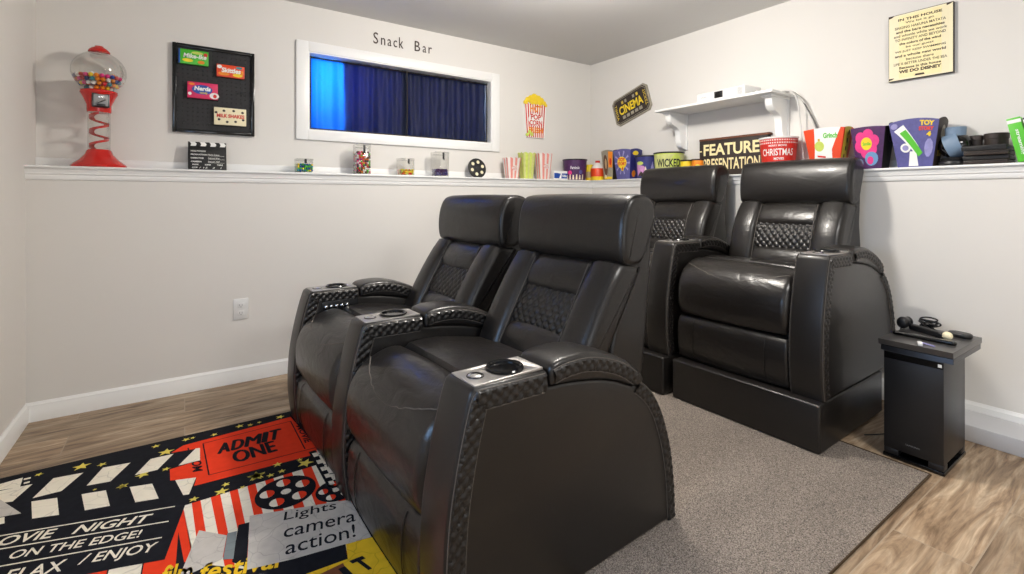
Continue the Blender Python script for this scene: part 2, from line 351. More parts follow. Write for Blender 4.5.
# window
wr = bpy.data.objects.new('window_1', None); col.objects.link(wr); wr.location = ((WX0+WX1)/2, YA, (WZ0+WZ1)/2); wr['kind'] = 'structure'
def wchild(mb, name):
    o = mb.build(name); o.parent = wr; o.matrix_parent_inverse = Matrix.Translation(-wr.location); return o
b = MB(); k = .078
b.box(WX0-k, WX0, YA-.02, YA, WZ0-.066, WZ1+.068, 'white_trim', .003); b.box(WX1, WX1+k, YA-.02, YA, WZ0-.066, WZ1+.068, 'white_trim', .003)
b.box(WX0, WX1, YA-.02, YA, WZ1, WZ1+.068, 'white_trim', .003); b.box(WX0, WX1, YA-.02, YA, WZ0-.066, WZ0, 'white_trim', .003)
b.box(WX0, WX0+.008, YA-.012, YA+.17, WZ0, WZ1, 'white_trim'); b.box(WX1-.008, WX1, YA-.012, YA+.17, WZ0, WZ1, 'white_trim')
b.box(WX0+.008, WX1-.008, YA-.012, YA+.17, WZ1-.008, WZ1, 'white_trim'); b.box(WX0+.008, WX1-.008, YA-.012, YA+.17, WZ0, WZ0+.008, 'white_trim')
wchild(b, 'window_casing')
b = MB()
for x in (WX0+.008, (WX0+WX1)/2-.02, WX1-.048): b.box(x, x+.04, YA+.135, YA+.165, WZ0+.008, WZ1-.008, 'white_trim', .003)
for z in (WZ0+.008, WZ1-.04): b.box(WX0+.048, WX1-.048, YA+.137, YA+.163, z, z+.03, 'white_trim', .003)
wchild(b, 'window_sash')
b = MB(); b.box(WX0+.04, WX1-.04, YA+.148, YA+.152, WZ0+.03, WZ1-.03, 'window_glass'); wchild(b, 'window_pane')
ct = empty('curtain', ((WX0+WX1)/2, YA+.04, WZ1-.02), 'dark navy fabric curtain drawn across the basement window, glowing blue at its left end', 'curtain')
cl = ct.location
def panel(x0, x1, seed, yb=0, zlo=0):
    rr = random.Random(seed); ph = [rr.uniform(0, 6) for _ in range(4)]
    def f(a, c):
        x = x0+(x1-x0)*a; z = (WZ1-.0085)+(WZ0+.012+zlo-WZ1+.0085)*c
        y = YA+.072+yb+.010*math.sin(x*38+ph[0]+.8*math.sin(c*2+ph[1]))*(.5+.5*c)+.006*math.sin(x*85+ph[2])+.004*math.sin(x*17+c*5+ph[3])+.003*math.sin(c*18+x*9)
        return (x-cl.x, y-cl.y, z-cl.z)
    mb = MB(); mb.grid(f, 150, 26, 'curtain_fabric')
    o = mb.build('curtain_panel', ct)
    sm = o.modifiers.new('s', 'SOLIDIFY'); sm.thickness = .0015
panel(WX0+.012, 1.44, 3); panel(1.40, WX1-.022, 5, .004); panel(.95, WX1-.03, 9, .030); 
b = MB(); b.tube([(WX0+.009-cl.x, YA+.05-cl.y, WZ1-.022-cl.z), (WX1-.009-cl.x, YA+.05-cl.y, WZ1-.022-cl.z)], .006, 'black_plastic'); b.build('curtain_rod', ct)
b = MB()
for x in (WX0+.017, 1.425, WX1-.03): b.tube([(x-cl.x, YA+.026-cl.y, WZ1-.02-cl.z), (x+.004-cl.x, YA+.028-cl.y, 1.85-cl.z), (x-cl.x, YA+.027-cl.y, WZ0+.012-cl.z)], .006, 'black')
b.box(WX0+.01-cl.x, WX1-.03-cl.x, YA+.022-cl.y, YA+.034-cl.y, WZ0+.010-cl.z, WZ0+.022-cl.z, 'black', .002)
b.build('hem', ct)
# wall outlet
oe = empty('wall_outlet', (.279, YAL, .44), 'white duplex electrical outlet plate low on the grey wall', 'outlet')
b = MB(); b.box(-.040, .040, -.007, 0, -.062, .062, 'white_plastic', .003); b.build('cover_plate', oe)
for dz in (-.024, .022):
    b = MB(); b.box(-.017, .017, -.010, -.0071, dz-.015, dz+.015, 'white_plastic', .001)
    for dx in (-.007, .006): b.box(dx-.0015, dx+.0015, -.0106, -.0101, dz-.004, dz+.007, 'grey_plastic')
    b.lathe([(.003, 0), (.003, .0006)], (0, -.0101, dz-.009), 'grey_plastic', 10, Matrix.Rotation(R(90), 3, 'X')); b.build('socket', oe)

# ceiling light (the room's lamp, above the frame)
LX, LY = 1.66, 1.74
ce = empty('ceiling_light', (LX, LY, CE), 'round white flush ceiling light above the recliners', 'ceiling light')
b = MB(); b.lathe([(.17, 0), (.175, -.02), (.165, -.028), (.15, -.028)], (0, 0, 0), 'white_plastic', 40); b.build('base', ce)
b = MB(); b.lathe([(.148, -.028), (.14, -.045), (.10, -.056), (.0001, -.06)], (0, 0, 0), 'light_diffuser', 40); b.build('diffuser', ce)

# ------------------------------------------------------------------ rugs
b = MB()
cx0, cx1, cy0, cy1 = .95, 2.45, .63, 2.50
b.box(cx0, cx1, cy0, cy1, .0005, .008, 'loop_carpet', .002)
b.tube([(cx0, cy0, .005), (cx1, cy0, .005), (cx1, cy1, .005), (cx0, cy1, .005)], .006, 'carpet_binding', 8, True)
tag(b.build('area_carpet'), 'flat grey-brown flecked loop carpet with dark bound edge between the two rows of recliners', 'carpet')

b = MB(); RZ = .0045
rx0, rx1, ry0, ry1 = -.632, .60, 1.12, 2.69
b.box(rx0, rx1, ry0, ry1, .0005, RZ, 'rug_black', .0015)
def lay(n):
    z = RZ+.0004*n
    return lambda px, py: fl(px, py, z)+(z,)
def q(pts, mt, n): b.poly([lay(n)(*p) for p in pts], mt)
def clampq(pts, mt, n):
    z = RZ+.0004*n; P = [fl(px, py, z) for px, py in pts]
    b.poly([(min(max(x, rx0+.01), rx1-.01), min(max(y, ry0+.01), ry1-.008), z) for x, y in P], mt)
# striped popcorn-bag ground: fan of red and cream
za = lay(1)
def L2(p, qq, t): return tuple(p[i]+(qq[i]-p[i])*t for i in range(2))
topL, topR = fl(183, 506, RZ), fl(332, 460.3, RZ)
def topline(px):     # point of the stripes' upper border seen at px
    py = 506+(px-183)/(332-183)*(460.3-506); return fl(px, py, RZ)
bot = 1.18
edges = [(174.0, 178.0), (183, 188), (191.7, 195.3), (200.5, 205.5), (210.7, 217.3), (220.2, 227.5), (229.7, 237.8), (237.8, 246.5), (247.5, 257), (255.5, 267), (265, 279), (273.5, 290), (283, 301), (292, 313), (302, 325), (311.5, 338), (322, 351), (332, 365)]
dirs = []
for i, (pt, pb) in enumerate(edges):
    T = topline(pt); B = fl(pb, 530, RZ); k = (B[0]-T[0])/(B[1]-T[1]); 
    E = (min(rx1-.01, T[0]+k*(bot-T[1])), bot); dirs.append((T, E))
for i in range(len(dirs)-1):
    (a, e), (c, g) = dirs[i], dirs[i+1]
    b.poly([(x, y, RZ+.0004) for x, y in (e, g, c, a)], 'rug_red' if i % 2 == 0 else 'rug_cream')
for i in range(6):     # lower left stripes under the slate
    x0 = -.55+i*.085; b.poly([(x0, bot, RZ+.0003), (x0+.085, bot, RZ+.0003), (x0+.11, 2.0, RZ+.0003), (x0+.03, 2.0, RZ+.0003)], 'rug_red' if i % 2 else 'rug_cream')
# slate of the clapper board with its writing
q([(185, 505.4), (164.6, 559.5), (120, 567.5), (0, 592), (-12, 560), (0, 520), (60, 490)], 'rug_black', 2)
for (y0, x1, y1) in ((535.4, 175, 505.8), (548.5, 168.7, 520.7), (565.8, 162, 536.8)):
    a, c = lay(3)(-6, y0+1), lay(3)(x1, y1); w = .006
    b.poly([(a[0], a[1]-w, a[2]), (c[0], c[1]-w, c[2]), c, a], 'rug_cream')
def rtext(t, bl, br, tl, mt, n, bold=0, shear=0):
    A, B_, T = lay(n)(*bl), lay(n)(*br), lay(n)(*tl)
    f = lambda x, y: (A[0]+(B_[0]-A[0])*x+(T[0]-A[0])*y, A[1]+(B_[1]-A[1])*x+(T[1]-A[1])*y, A[2])
    b.text(t, f, 0, 0, 1, 1, mt, bold, shear)
rtext('OVIE', (-3, 546.5), (55, 537), (2, 537), 'rug_cream', 3, .018, .3)
rtext('NIGHT', (71, 534.4), (151, 521.5), (76, 525.6), 'rug_cream', 3, .018, .3)
rtext('ON THE EDGE!', (8, 559.5), (142, 536.8), (12, 551), 'rug_cream', 3, .014, .3)
rtext('ELAX', (1, 583), (66, 570), (5, 571), 'rug_cream', 3, .014, .3)
rtext('/ ENJOY', (76, 568), (157, 553.5), (81, 555), 'rug_cream', 3, .014, .3)
# ticket
q([(183, 445.5), (290.5, 416.8), (322, 452.5), (194, 486), (196.5, 478), (170.2, 480.5), (169.8, 469.4), (200, 460), (200, 448), (171, 453)], 'rug_red', 1)
def line(pts, w, mt, n):
    z = RZ+.0004*n; P = [Vector(fl(x, y, z)) for x, y in pts]
    for a, c in zip(P, P[1:]):
        d = (c-a).normalized(); m = Vector((-d.y, d.x))*w/2
        b.poly([(v.x, v.y, z) for v in (a+m, a-m, c-m, c+m)], mt)
line([(188, 448), (192, 460)], .005, 'rug_black', 2); line([(203, 443.5), (209, 475)], .005, 'rug_black', 2); line([(203, 443.5), (291, 421)], .004, 'rug_black', 2); line([(209, 475), (316, 447.5)], .004, 'rug_black', 2); line([(290.5, 421), (305, 449)], .005, 'rug_black', 2)
for k in range(5):      # heavy block letters
    d = (k-2)*.55; n_ = 3+.1*k
    for i, ch in enumerate('ADMIT'):
        ts = (0, .215, .43, .70, .80, 1.0); t0, t1 = ts[i]+.01, ts[i+1]-.03
        bx0, by0 = 217.5+63*t0+d, 454.2-16.2*t0; bx1, by1 = 217.5+63*t1+d, 454.2-16.2*t1
        rtext(ch, (bx0, by0), (bx1, by1), (bx0+2, by0-10.2), 'rug_black', n_)
    rtext('ONE', (235+d, 463.3), (277+d, 450.7), (232+d, 452.2), 'rug_black', n_)
rtext('MOVIE', (203, 470.5), (200, 451), (192.5, 472), 'rug_black', 3, .03)
rtext('MOVIE', (296, 426), (305, 443), (303, 424.5), 'rug_black', 3, .03)
# clapper stripes
for p in ([(32.6, 498.2), (53.4, 478.2), (83.3, 472.6), (61.5, 491)], [(86.6, 485.7), (102.9, 467.6), (130.5, 462.6), (110.4, 481.4)],
          [(12.5, 501.5), (0, 503), (-5, 492), (32.6, 484)], [(134.9, 475.1), (150.7, 458.9), (173.6, 453.7), (157.4, 469.8)],
          [(31.4, 501.5), (57.2, 497.7), (59, 514.8), (32.1, 518.6)], [(81.5, 494.2), (105.9, 490.2), (109.9, 505.8), (84.8, 510.3)], [(129.6, 487), (152.2, 483.6), (158.7, 498.5), (135.3, 502.3)]):
    q(p, 'rug_cream', 4)
q([(171, 466.6), (180, 455.5), (196, 448.2), (200.5, 460.2), (178, 466.5)], 'rug_black', 3)
q([(178.4, 465.6), (195.7, 448.3), (200, 447.9), (200, 460.2)], 'rug_cream', 4); q([(175.2, 480.1), (196.1, 477.4), (189, 494.3), (183.2, 495.1)], 'rug_cream', 4)
q([(-6, 519), (4.5, 516.8), (4.5, 523.3), (-6, 525.5)], 'rug_cream', 4); q([(-8, 494), (21.3, 513.3), (-8, 518.5)], 'rug_grey', 5); q([(0, 484), (23, 477.5), (20, 487), (-5, 491)], 'rug_cream', 2)
for k in range(3): q([(24+k*0, 478.5+k*4), (31-k, 477+k*4), (30.5-k, 478.6+k*4), (23.5, 480.2+k*4)], 'rug_cream', 3)
def star(px, py, r, n=3):
    z = RZ+.0004*n; x, y = fl(px, py, z); a0 = random.uniform(0, 1.2)
    for k in range(5):
        a = a0+k*2*PI/5; pts = [(x, y), (x+r*.42*math.cos(a-PI/5), y+r*.42*math.sin(a-PI/5)), (x+r*math.cos(a), y+r*math.sin(a)), (x+r*.42*math.cos(a+PI/5), y+r*.42*math.sin(a+PI/5))]
        b.poly([(u, v, z) for u, v in pts], 'rug_star')
z2 = lambda x, y: (120+x/5.22, 410+y/5.22); z1 = lambda x, y: (x/3.986, 430+y/3.986); z3 = lambda x, y: (240+x/5.742, 400+y/5.742)
for p, r in ((z2(187, 189), .018), (z2(240, 219), .032), (z2(345, 154), .018), (z2(380, 145), .012), (z2(492, 128), .016), (z2(625, 84), .020), (z2(680, 79), .012), (z2(118, 338), .026), (z2(240, 308), .016), (z2(15, 397), .020), (z2(385, 465), .018),
             (z2(530, 425), .026), (z2(553, 388), .016), (z2(640, 403), .012), (z2(710, 345), .034), (z1(325, 145), .032), (z1(407, 137), .018), (z1(155, 177), .015), (z1(485, 225), .018), (z1(378, 237), .008),
             (z3(230, 97), .022), (z3(58, 142), .014), (z3(110, 128), .012), (z3(97, 435), .034), (z3(215, 370), .020), (z3(240, 408), .016), (z3(175, 432), .016), (z3(375, 362), .034), (z3(343, 343), .014)): star(p[0], p[1], r)
# film reels
def reel(px, py, r, n=3):
    z = RZ+.0004*n; x, y = fl(px, py, z)
    ring = [(x+r*math.cos(2*PI*k/40), y+r*math.sin(2*PI*k/40), z) for k in range(40)]; b.poly(ring, 'rug_black')
    hs = [(r*.62, 2*PI*k/5+.3, r*.24) for k in range(5)]+[(0, 0, r*.17)]
    for d, a, hr in hs:
        hx, hy = x+d*math.cos(a), y+d*math.sin(a); zz = z+.0004
        full = [(hx+hr*math.cos(2*PI*k/20), hy+hr*math.sin(2*PI*k/20), zz) for k in range(20)]
        b.poly(full, 'rug_cream')
        if d: b.poly([p for k, p in enumerate(full) if (k+5) % 20 <= 9], 'rug_red') if False else b.poly([(p[0], p[1], zz+.0002) for k, p in enumerate(full) if k <= 5 or k >= 15], 'rug_red')
reel(286, 491.5, .104); reel(336, 490, .072)
# film strip
q([(316.6, 450.5), (326, 449), (352, 494), (337, 496)], 'rug_cream', 2)
for k in range(6):
    t = k/6; x, y = 312+t*24, 453.5+t*42; q([(x, y), (x+5, y-1.2), (x+7, y+2.2), (x+2, y+3.6)], 'rug_cream', 5); 
for k in range(4): t = k/4; x, y = 318+t*22, 455+t*38; line([(x, y), (x+11, y-2)], .006, 'rug_black', 3)
line([(312, 451), (338, 497)], .028, 'rug_black', 4)
# crumpled paper and note
q([(199, 530.2), (226.8, 535.3), (222.4, 558.8), (190, 574), (188, 590), (176, 600), (180, 575)], 'rug_grey', 5)
q([(227.5, 533.2), (237, 531), (233.4, 558.8), (223, 559.5)], 'rug_dark_grey', 4); q([(238.5, 525), (249.5, 522), (246.5, 567.5), (232, 562)], 'rug_black', 3)
q([(249.7, 515.8), (350, 499.5), (371.5, 536.9), (345.5, 544), (294, 558.8), (247, 569.7)], 'rug_grey', 6)
rtext('Lights', (284, 523), (338, 511), (282.5, 512.5), 'rug_black', 7, .004, .15)
rtext('camera', (284, 538), (356, 521), (283.5, 529.5), 'rug_black', 7, .004, .15)
rtext('action!', (285.5, 555), (358, 536), (284, 541.5), 'rug_black', 7, .004, .15)
# band with yellow script and yellow ticket below
q([(130, 590), (185, 562), (246, 569), (294, 558.8), (345.5, 543.9), (347.8, 558.8), (320, 600), (140, 610)], 'rug_black', 2)
for i, t in enumerate(('film', 'festival')): rtext(t, (160+i*38, 586-i*4), (192+i*90, 580-i*13), (163+i*38, 566-i*2), 'rug_yellow', 5, .02, .2)
q([(346, 544.2), (372, 537), (420, 610), (300, 620), (306, 574), (347.8, 558.8)], 'rug_yellow', 3)
q([(318, 575), (343, 563), (352, 580), (320, 596)], 'rug_brown', 4)
rtext('T', (363.5, 572), (377, 566.5), (349, 561), 'rug_black', 6, .05); rtext('I', (349, 580), (356, 577), (338, 569), 'rug_black', 6, .05)
tag(b.build('movie_rug', smooth=False), 'black, red and cream rug printed with an admit one ticket, film reel and clapperboard', 'rug')

# ------------------------------------------------------------------ recliners
SW = .745       # pitch of one seat with its arm
def inset_path(P, d):
    P = [Vector(p) for p in P]; out = []
    for i in range(len(P)):
        t = (P[min(i+1, len(P)-1)]-P[max(i-1, 0)]).normalized(); out.append((P[i], Vector((t.y, -t.x))))   # normal to the right of travel
    return out
def quilt(mb, path, w, v, side, d=.008, qs=.034, off=.006, mt='leather_smooth'):
    """padded diamond strip along a path in the (u,z) plane; side = -1 faces low v, +1 faces high v"""
    pn = inset_path(path, w); s = [0]
    for i in range(1, len(pn)): s.append(s[-1]+(pn[i][0]-pn[i-1][0]).length)
    N = max(8, int(s[-1]/.0045)); K = max(8, int(w/.005))
    def at(dist):
        for i in range(1, len(s)):
            if dist <= s[i] or i == len(s)-1:
                t = (dist-s[i-1])/max(1e-9, s[i]-s[i-1]); t = min(1, max(0, t)); return pn[i-1][0].lerp(pn[i][0], t), pn[i-1][1].lerp(pn[i][1], t)
    pre = [at(s[-1]*i/N) for i in range(N+1)]
    def f(a, c):
        i = round(a*N); p, n = pre[i]; dd = s[-1]*a; t = w*c
        h = abs(math.sin(PI*(dd+t*1.15)/qs))*abs(math.sin(PI*(dd-t*1.15)/qs)); h = h**.4
        e = min(1, min(t, w-t)/.004); p2 = p+n*(off+t)
        return (p2.x, v+side*(.0006+d*h*e), p2.y)
    mb.grid(f, N, K, mt)
    for t in (0, w):
        mb.tube([(p.x+n.x*(off+t), v+side*.001, p.y+n.y*(off+t)) for p, n in pre[::4]], .0016, 'stitch', 6)
FRONT = crom([(-.060, .012), (-.073, .10), (-.078, .20), (-.070, .34), (-.048, .47), (-.024, .57), (-.008, .622)], 5)
TOPF = [(-.002, .636), (.010, .643), (.12, .641), (.236, .638)]
STEP = [(.243, .632), (.248, .592)]
UND = crom([(.30, .588), (.36, .581), (.45, .565), (.53, .541), (.60, .510)], 3)
BACK = crom([(.635, .524), (.688, .482), (.725, .437), (.756, .383), (.788, .30), (.808, .22), (.822, .12), (.828, .012)], 5)
PADB = crom([(.252, .594), (.30, .590), (.36, .583), (.45, .567), (.53, .543), (.60, .512), (.628, .500)], 3)
PADT = crom([(.645, .512), (.648, .530), (.62, .560), (.55, .607), (.46, .642), (.38, .658), (.30, .658), (.262, .650), (.250, .635), (.248, .605)], 4)
def make_arm(root, v0, controls):
    v1 = v0+.135
    mb = MB(); mb.prism(FRONT+TOPF+STEP+UND+BACK, lambda x, z: (x, v0, z), lambda x, z: (x, v1, z), 'leather_smooth', .010, 3)
    arm = mb.build('arm', root); cut(arm, .145, v0+.066, .575, .70, .0425)
    for side, v in ((-1, v0), (1, v1)):
        for pth, wd in ((FRONT+TOPF[1:], .052), (BACK, .040)):
            mb = MB(); quilt(mb, pth, wd, v, side); mb.build('quilted_trim', arm)
        vv = v+side*.0065
        mid = [((a[0]), (a[1]+.008)) for a in PADB[1:-1]]
        up = crom([(.256, .640), (.30, .648), (.38, .648), (.46, .632), (.55, .597), (.62, .552)], 4)
        mb = MB(); quilt(mb, up, .040, vv, side, off=.002); mb.build('quilted_trim', arm)
    mb = MB(); mb.pillow(PADB+PADT[:-1], v0-.006, v1+.006, .014, 'leather', .004); mb.build('armrest_pad', arm)
    mb = MB(); mb.box(.012, .234, v0+.010, v1-.010, .6385, .6465, 'plate_metal', .002)
    pl = mb.build('console_plate', arm); pl['label'] = 'grey metal plate'; cut(pl, .145, v0+.066, .60, .70, .0425)
    mb = MB(); mb.lathe([(.0424, .648), (.0460, .6478), (.052, .6475), (.0525, .651), (.050, .6545), (.046, .6545), (.0422, .650), (.0418, .60), (.040, .582), (.0001, .580)], (.145, v0+.066, 0), 'black_gloss', 40)
    mb.build('cup_holder', arm)
    mb = MB(); mb.lathe([(.019, .6467), (.019, .649), (.016, .651), (.0001, .652)], (.050, v0+.066, 0), 'chrome', 24)
    mb.tube([(.050+.022*math.cos(a*PI/12), v0+.066+.022*math.sin(a*PI/12), .647) for a in range(24)], .0016, 'dark_metal', 6, True)
    mb.build('control_button', arm)['label'] = 'round silver button'
    if controls:
        mb = MB(); mb.box(.055, .235, v0-.007, v0-.0045, .545, .588, 'black_plastic', .003)
        for k in range(5):
            mb.lathe([(.009, 0), (.009, .004), (.006, .006), (.0001, .0065)], (.075+k*.026, v0-.0071, .560), 'chrome', 14, Matrix.Rotation(R(90), 3, 'X'))
        mb.build('button_panel', arm)['label'] = 'row of five silver buttons'
SEATF = [(.13, .27), (-.03, .262)]+crom([(-.050, .268), (-.070, .31), (-.074, .38), (-.064, .44), (-.036, .492), (.0, .523), (.05, .546), (.095, .555), (.125, .550)], 4)+[(.139, .538), (.142, .52)]
SEATR = [(.56, .30), (.146, .30), (.146, .52), (.150, .541)]+crom([(.165, .556), (.25, .560), (.36, .545), (.48, .522), (.57, .510)], 4)+[(.585, .49)]
FOOT = [(.02, .25), (.02, .02), (-.035, .018)]+crom([(-.050, .025), (-.064, .08), (-.068, .15), (-.062, .215), (-.045, .245)], 4)+[(-.03, .252)]
HEAD = [(x+.010, z) for x, z in crom([(.722, .868), (.707, .885), (.699, .93), (.700, .99), (.711, 1.05), (.732, 1.095), (.762, 1.117), (.81, 1.122), (.855, 1.113), (.885, 1.085), (.893, 1.045), (.880, 1.005), (.862, .965), (.84, .91), (.815, .875), (.79, .862), (.75, .860)], 3)]
SHELL = crom([(.60, .25), (.66, .55), (.74, .82), (.80, .95), (.855, 1.03), (.893, 1.02), (.895, .95), (.884, .80), (.862, .60), (.835, .40), (.815, .25)], 4)
def lean(x, z):     # front face of the backrest
    return .475+(z-.47)*(.228/.395)
def back_prof(z0, z1, th, off, bulge=.014):
    pts = []
    for k in range(9):
        t = k/8; z = z0+(z1-z0)*t; pts.append((lean(0, z)+off-bulge*math.sin(PI*t)**.6, z))
    r = [(lean(0, z1)+off+th*.35, z1+.006), (lean(0, z1)+off+th*.8, z1), (lean(0, z1)+off+th, z1-.02)]
    d = [(lean(0, z0)+off+th, z0+.02), (lean(0, z0)+off+th*.8, z0), (lean(0, z0)+off+th*.3, z0-.004)]
    return pts+r+d
def make_seat(root, v0, v1, bs, shell):
    """seat, footrest, backrest and headrest between two arms; bs pulls the back in from a wall"""
    g = .004
    mb = MB(); mb.box(.0, .78, v0+.002, v1-.002, .012, .29, 'leather_smooth', .006); mb.build('seat_base', root)
    mb = MB(); mb.pillow(FOOT, v0+g, v1-g, .020, 'leather_seat', .006)
    ft = mb.build('footrest', root)
    for v in (v0+.11, v1-.11):
        mb = MB(); mb.tube([(x-.0065, v, z) for x, z in FOOT[3:-2]], .0018, 'leather_smooth', 6); mb.build('piping', ft)
    mb = MB(); mb.pillow(SEATF, v0+g, v1-g, .034, 'leather_seat', .010)
    seat = mb.build('seat_cushion', root)
    # crescent piping over the front roll
    pp = []
    top = crom([(-.074, .38), (-.064, .44), (-.036, .492), (.0, .523), (.05, .546), (.095, .555), (.125, .550)], 12)
    for k in range(41):
        t = k/40; v = v0+.03+(v1-v0-.06)*t; w = 1-(2*t-1)**2; u = .012-.062*w
        a = min(top, key=lambda p: abs(p[0]-u)); c = .010*(1-(2*((v-v0)/(v1-v0))-1)**2)
        pp.append((a[0]-c*.35, v, a[1]+c*.9))
    mb = MB(); mb.tube(pp, .0024, 'stitch', 6); mb.build('piping', seat)
    mb = MB(); mb.pillow(SEATR, v0+g, v1-g, .030, 'leather_seat', .006); mb.build('seat_pad', root)
    mv = lambda x, y, z: (x+bs*max(0, min(1, (z-.35)/.4)), y, z)
    w = .145
    bk = None
    mb = MB(); mb.pillow(SHELL, v0+.006, v1-.006, .020, 'leather_smooth', .003, fn=mv); bk = mb.build('backrest', root)
    for a, c in ((v0-.004, v0+w), (v1-w, v1+.004)):
        mb = MB(); mb.pillow(back_prof(.485, .866, .125, 0, .020), a, c, .030, 'leather', .012, fn=mv); mb.build('side_bolster', bk)
    mb = MB(); mb.pillow(back_prof(.748, .862, .10, .012, .016), v0+w-.012, v1-w+.012, .022, 'leather_seat', .006, fn=mv); mb.build('upper_back_pad', bk)
    mb = MB(); mb.pillow(back_prof(.49, .606, .10, .012, .016), v0+w-.012, v1-w+.012, .022, 'leather_seat', .006, fn=mv); mb.build('lower_back_pad', bk)
    mb = MB()
    W = v1-v0-2*w+.012; qs = .0375
    def f(a, c):
        v = v0+w-.006+W*a; zz = .604+.146*c; h = abs(math.sin(PI*(v+zz*.9)/qs))*abs(math.sin(PI*(v-zz*.9)/qs))
        bow = .010*math.sin(PI*c)**.7
        return mv(lean(0, zz)+.016-bow-.007*h**.55, v, zz)
    mb.grid(f, 110, 48, 'leather_smooth'); mb.build('quilted_lumbar_panel', bk)
    for v in (v0+w, v1-w):
        mb = MB(); mb.tube([mv(lean(0, z)-.006, v, z) for z in [.50+.36*k/10 for k in range(11)]], .0022, 'stitch', 6); mb.build('piping', bk)
    mb = MB(); mb.pillow(HEAD, v0-.010, v1+.010, .026, 'leather', .004, fn=mv)
    hd = mb.build('headrest', root)
    for v, sd in ((v0-.010, -1), (v1+.010, 1)):
        mb = MB(); c = Vector((.795, .99)); mb.tube([mv(c.x+(x-c.x)*.965, v-sd*.010, c.y+(z-c.y)*.965) for x, z in HEAD[:-1]], .0028, 'leather_smooth', 6, True); mb.build('piping', hd)
def recliner(name, loc, rz, left, label, plinth, bs):
    root = empty(name, loc, label, 'recliner', 'black leather home theater recliners', rz)
    if left:
        make_arm(root, 0, False); make_arm(root, .745, True); make_seat(root, .139, .741, bs, True)
        pv0, pv1 = -.004, .884
    else:
        make_arm(root, 0, False); make_seat(root, .139, .741, bs, True)
        pv0, pv1 = -.004, .735
    if plinth:
        mb = MB(); mb.box(-.108, .62, pv0, pv1, -.200, .010, 'leather_smooth', .010, segs=3); mb.build('plinth', root)['label'] = 'tall black platform under the seat'
    return root
a = R(2.5)
fx, fy = .576, 1.011
recliner('recliner', (fx, fy, 0), a, False, 'nearest and largest black leather recliner, front row, its smooth outer side facing the camera', False, 0)
recliner('recliner', (fx-math.sin(a)*.752, fy+math.cos(a)*.752, 0), a, True, 'front row black recliner nearer the window, silver buttons inside its far arm', False, 0)
a2 = R(1.0); bx, by = 2.340, .945
recliner('recliner', (bx, by, .210), a2, False, 'rear row black recliner on a platform, next to the subwoofer', True, -.105)
recliner('recliner', (bx-math.sin(a2)*.775-.03, by+math.cos(a2)*.775, .210), a2, True, 'rear row black recliner on a platform, half hidden behind the nearest recliner', True, -.105)

# ------------------------------------------------------------------ subwoofer and console
se = empty('subwoofer', (2.487, .597, 0), 'tall black subwoofer speaker box standing on the floor beside the rear recliner', 'speaker')
b = MB(); b.box(0, .29, 0, .198, .040, .4525, 'black_plastic', .003); b.build('cabinet', se)
b = MB(); b.box(-.003, .293, -.003, .201, .001, .016, 'black_gloss', .003)
for x0, x1, y0, y1 in ((.0, .05, .0, .05), (.24, .29, .0, .05), (.0, .05, .148, .198), (.24, .29, .148, .198)): b.box(x0, x1, y0, y1, .016, .041, 'black_plastic', .004)
b.build('base', se)
b = MB(); b.box(-.0012, .0, .002, .196, .424, .450, 'black_gloss'); b.build('front_strip', se)
b = MB(); b.box(-.0024, -.0013, .006, .018, .431, .443, 'white_plastic'); b.build('white_sticker', se)
b = MB(); b.text('SAMSUNG', lambda x, y: (-.0015, .198-x, y), .075, .075, .122, .081, 'grey_plastic'); b.build('lettering', se)
ge = empty('game_console', (2.474, .565, .453), 'flat dark grey game console lying across the top of the subwoofer', 'game console', rz=R(-1))
b = MB(); pr = [(0, .0), (.36, .0), (.362, .022), (.004, .022)]
b.prism(pr, lambda x, z: (x+.012, 0.003, z), lambda x, z: (x+.012, .243, z), 'dark_metal', .002); b.build('lower_shell', ge)
b = MB(); pr = [(0, .0), (.375, .0), (.378, .024), (-.006, .024)]
b.prism(pr, lambda x, z: (x, 0.0, z+.026), lambda x, z: (x, .246, z+.026), 'console_grey', .002); b.box(.01, .36, .004, .24, .0215, .0265, 'black_gloss')
b.text('PS4', lambda x, y: (-.0008, x, y), .04, .033, .075, .040, 'grey_plastic'); b.build('upper_shell', ge)
zt = .453+.0502
def capsule(name, p, dirv, L_, w, h, mt, label, cat, **k):
    mb = MB(); n = 14; ring = []
    out = [(L_/2-w/2+w/2*math.cos(t), w/2*math.sin(t)) for t in [-PI/2+PI*i/n for i in range(n+1)]]; out += [(-x, -y) for x, y in out]
    mb.prism(out, lambda x, y: (x, y, 0), lambda x, y: (x, y, h), mt, min(h*.42, w*.2), 4)
    o = mb.build(name, None, loc=p, rz=dirv); return tag(o, label, cat, **k)
o = capsule('charging_dock', (2.605, .692, zt), R(90), .215, .030, .016, 'black_gloss', 'long black charging bar at the front of the game console top', 'dock')
o = capsule('motion_controller', (2.725, .712, zt), R(60), .165, .030, .026, 'black_plastic', 'slim black wand shaped game controller with a pale tip, on the game console', 'controller')
mb = MB(); mb.sphere((0, 0, 0), .018, 'cream', 14); t = mb.build('tip', o); t.location = (-.093, 0, .018); t['label'] = 'pale round tip'
o = capsule('media_box', (2.785, .615, zt), R(78), .085, .06, .020, 'black_plastic', 'small rounded black media box at the back right of the game console', 'box')
mb = MB(); rr = random.Random(2); pts = []
for k in range(70):
    t = k/69; pts.append((.024*math.sin(k*.9)+.012*math.sin(k*.21), .030*math.cos(k*.77)+.010*math.sin(k*.5), .006+.055*(.5+.5*math.sin(k*.43))*(.4+t*.6)))
mb.tube(crom(pts, 4), .0032, 'black_plastic', 6); tag(mb.build('coiled_cable', None, loc=(2.808, .728, zt)), 'tangled black cable heaped on top of the game console', 'cable')
mb = MB()
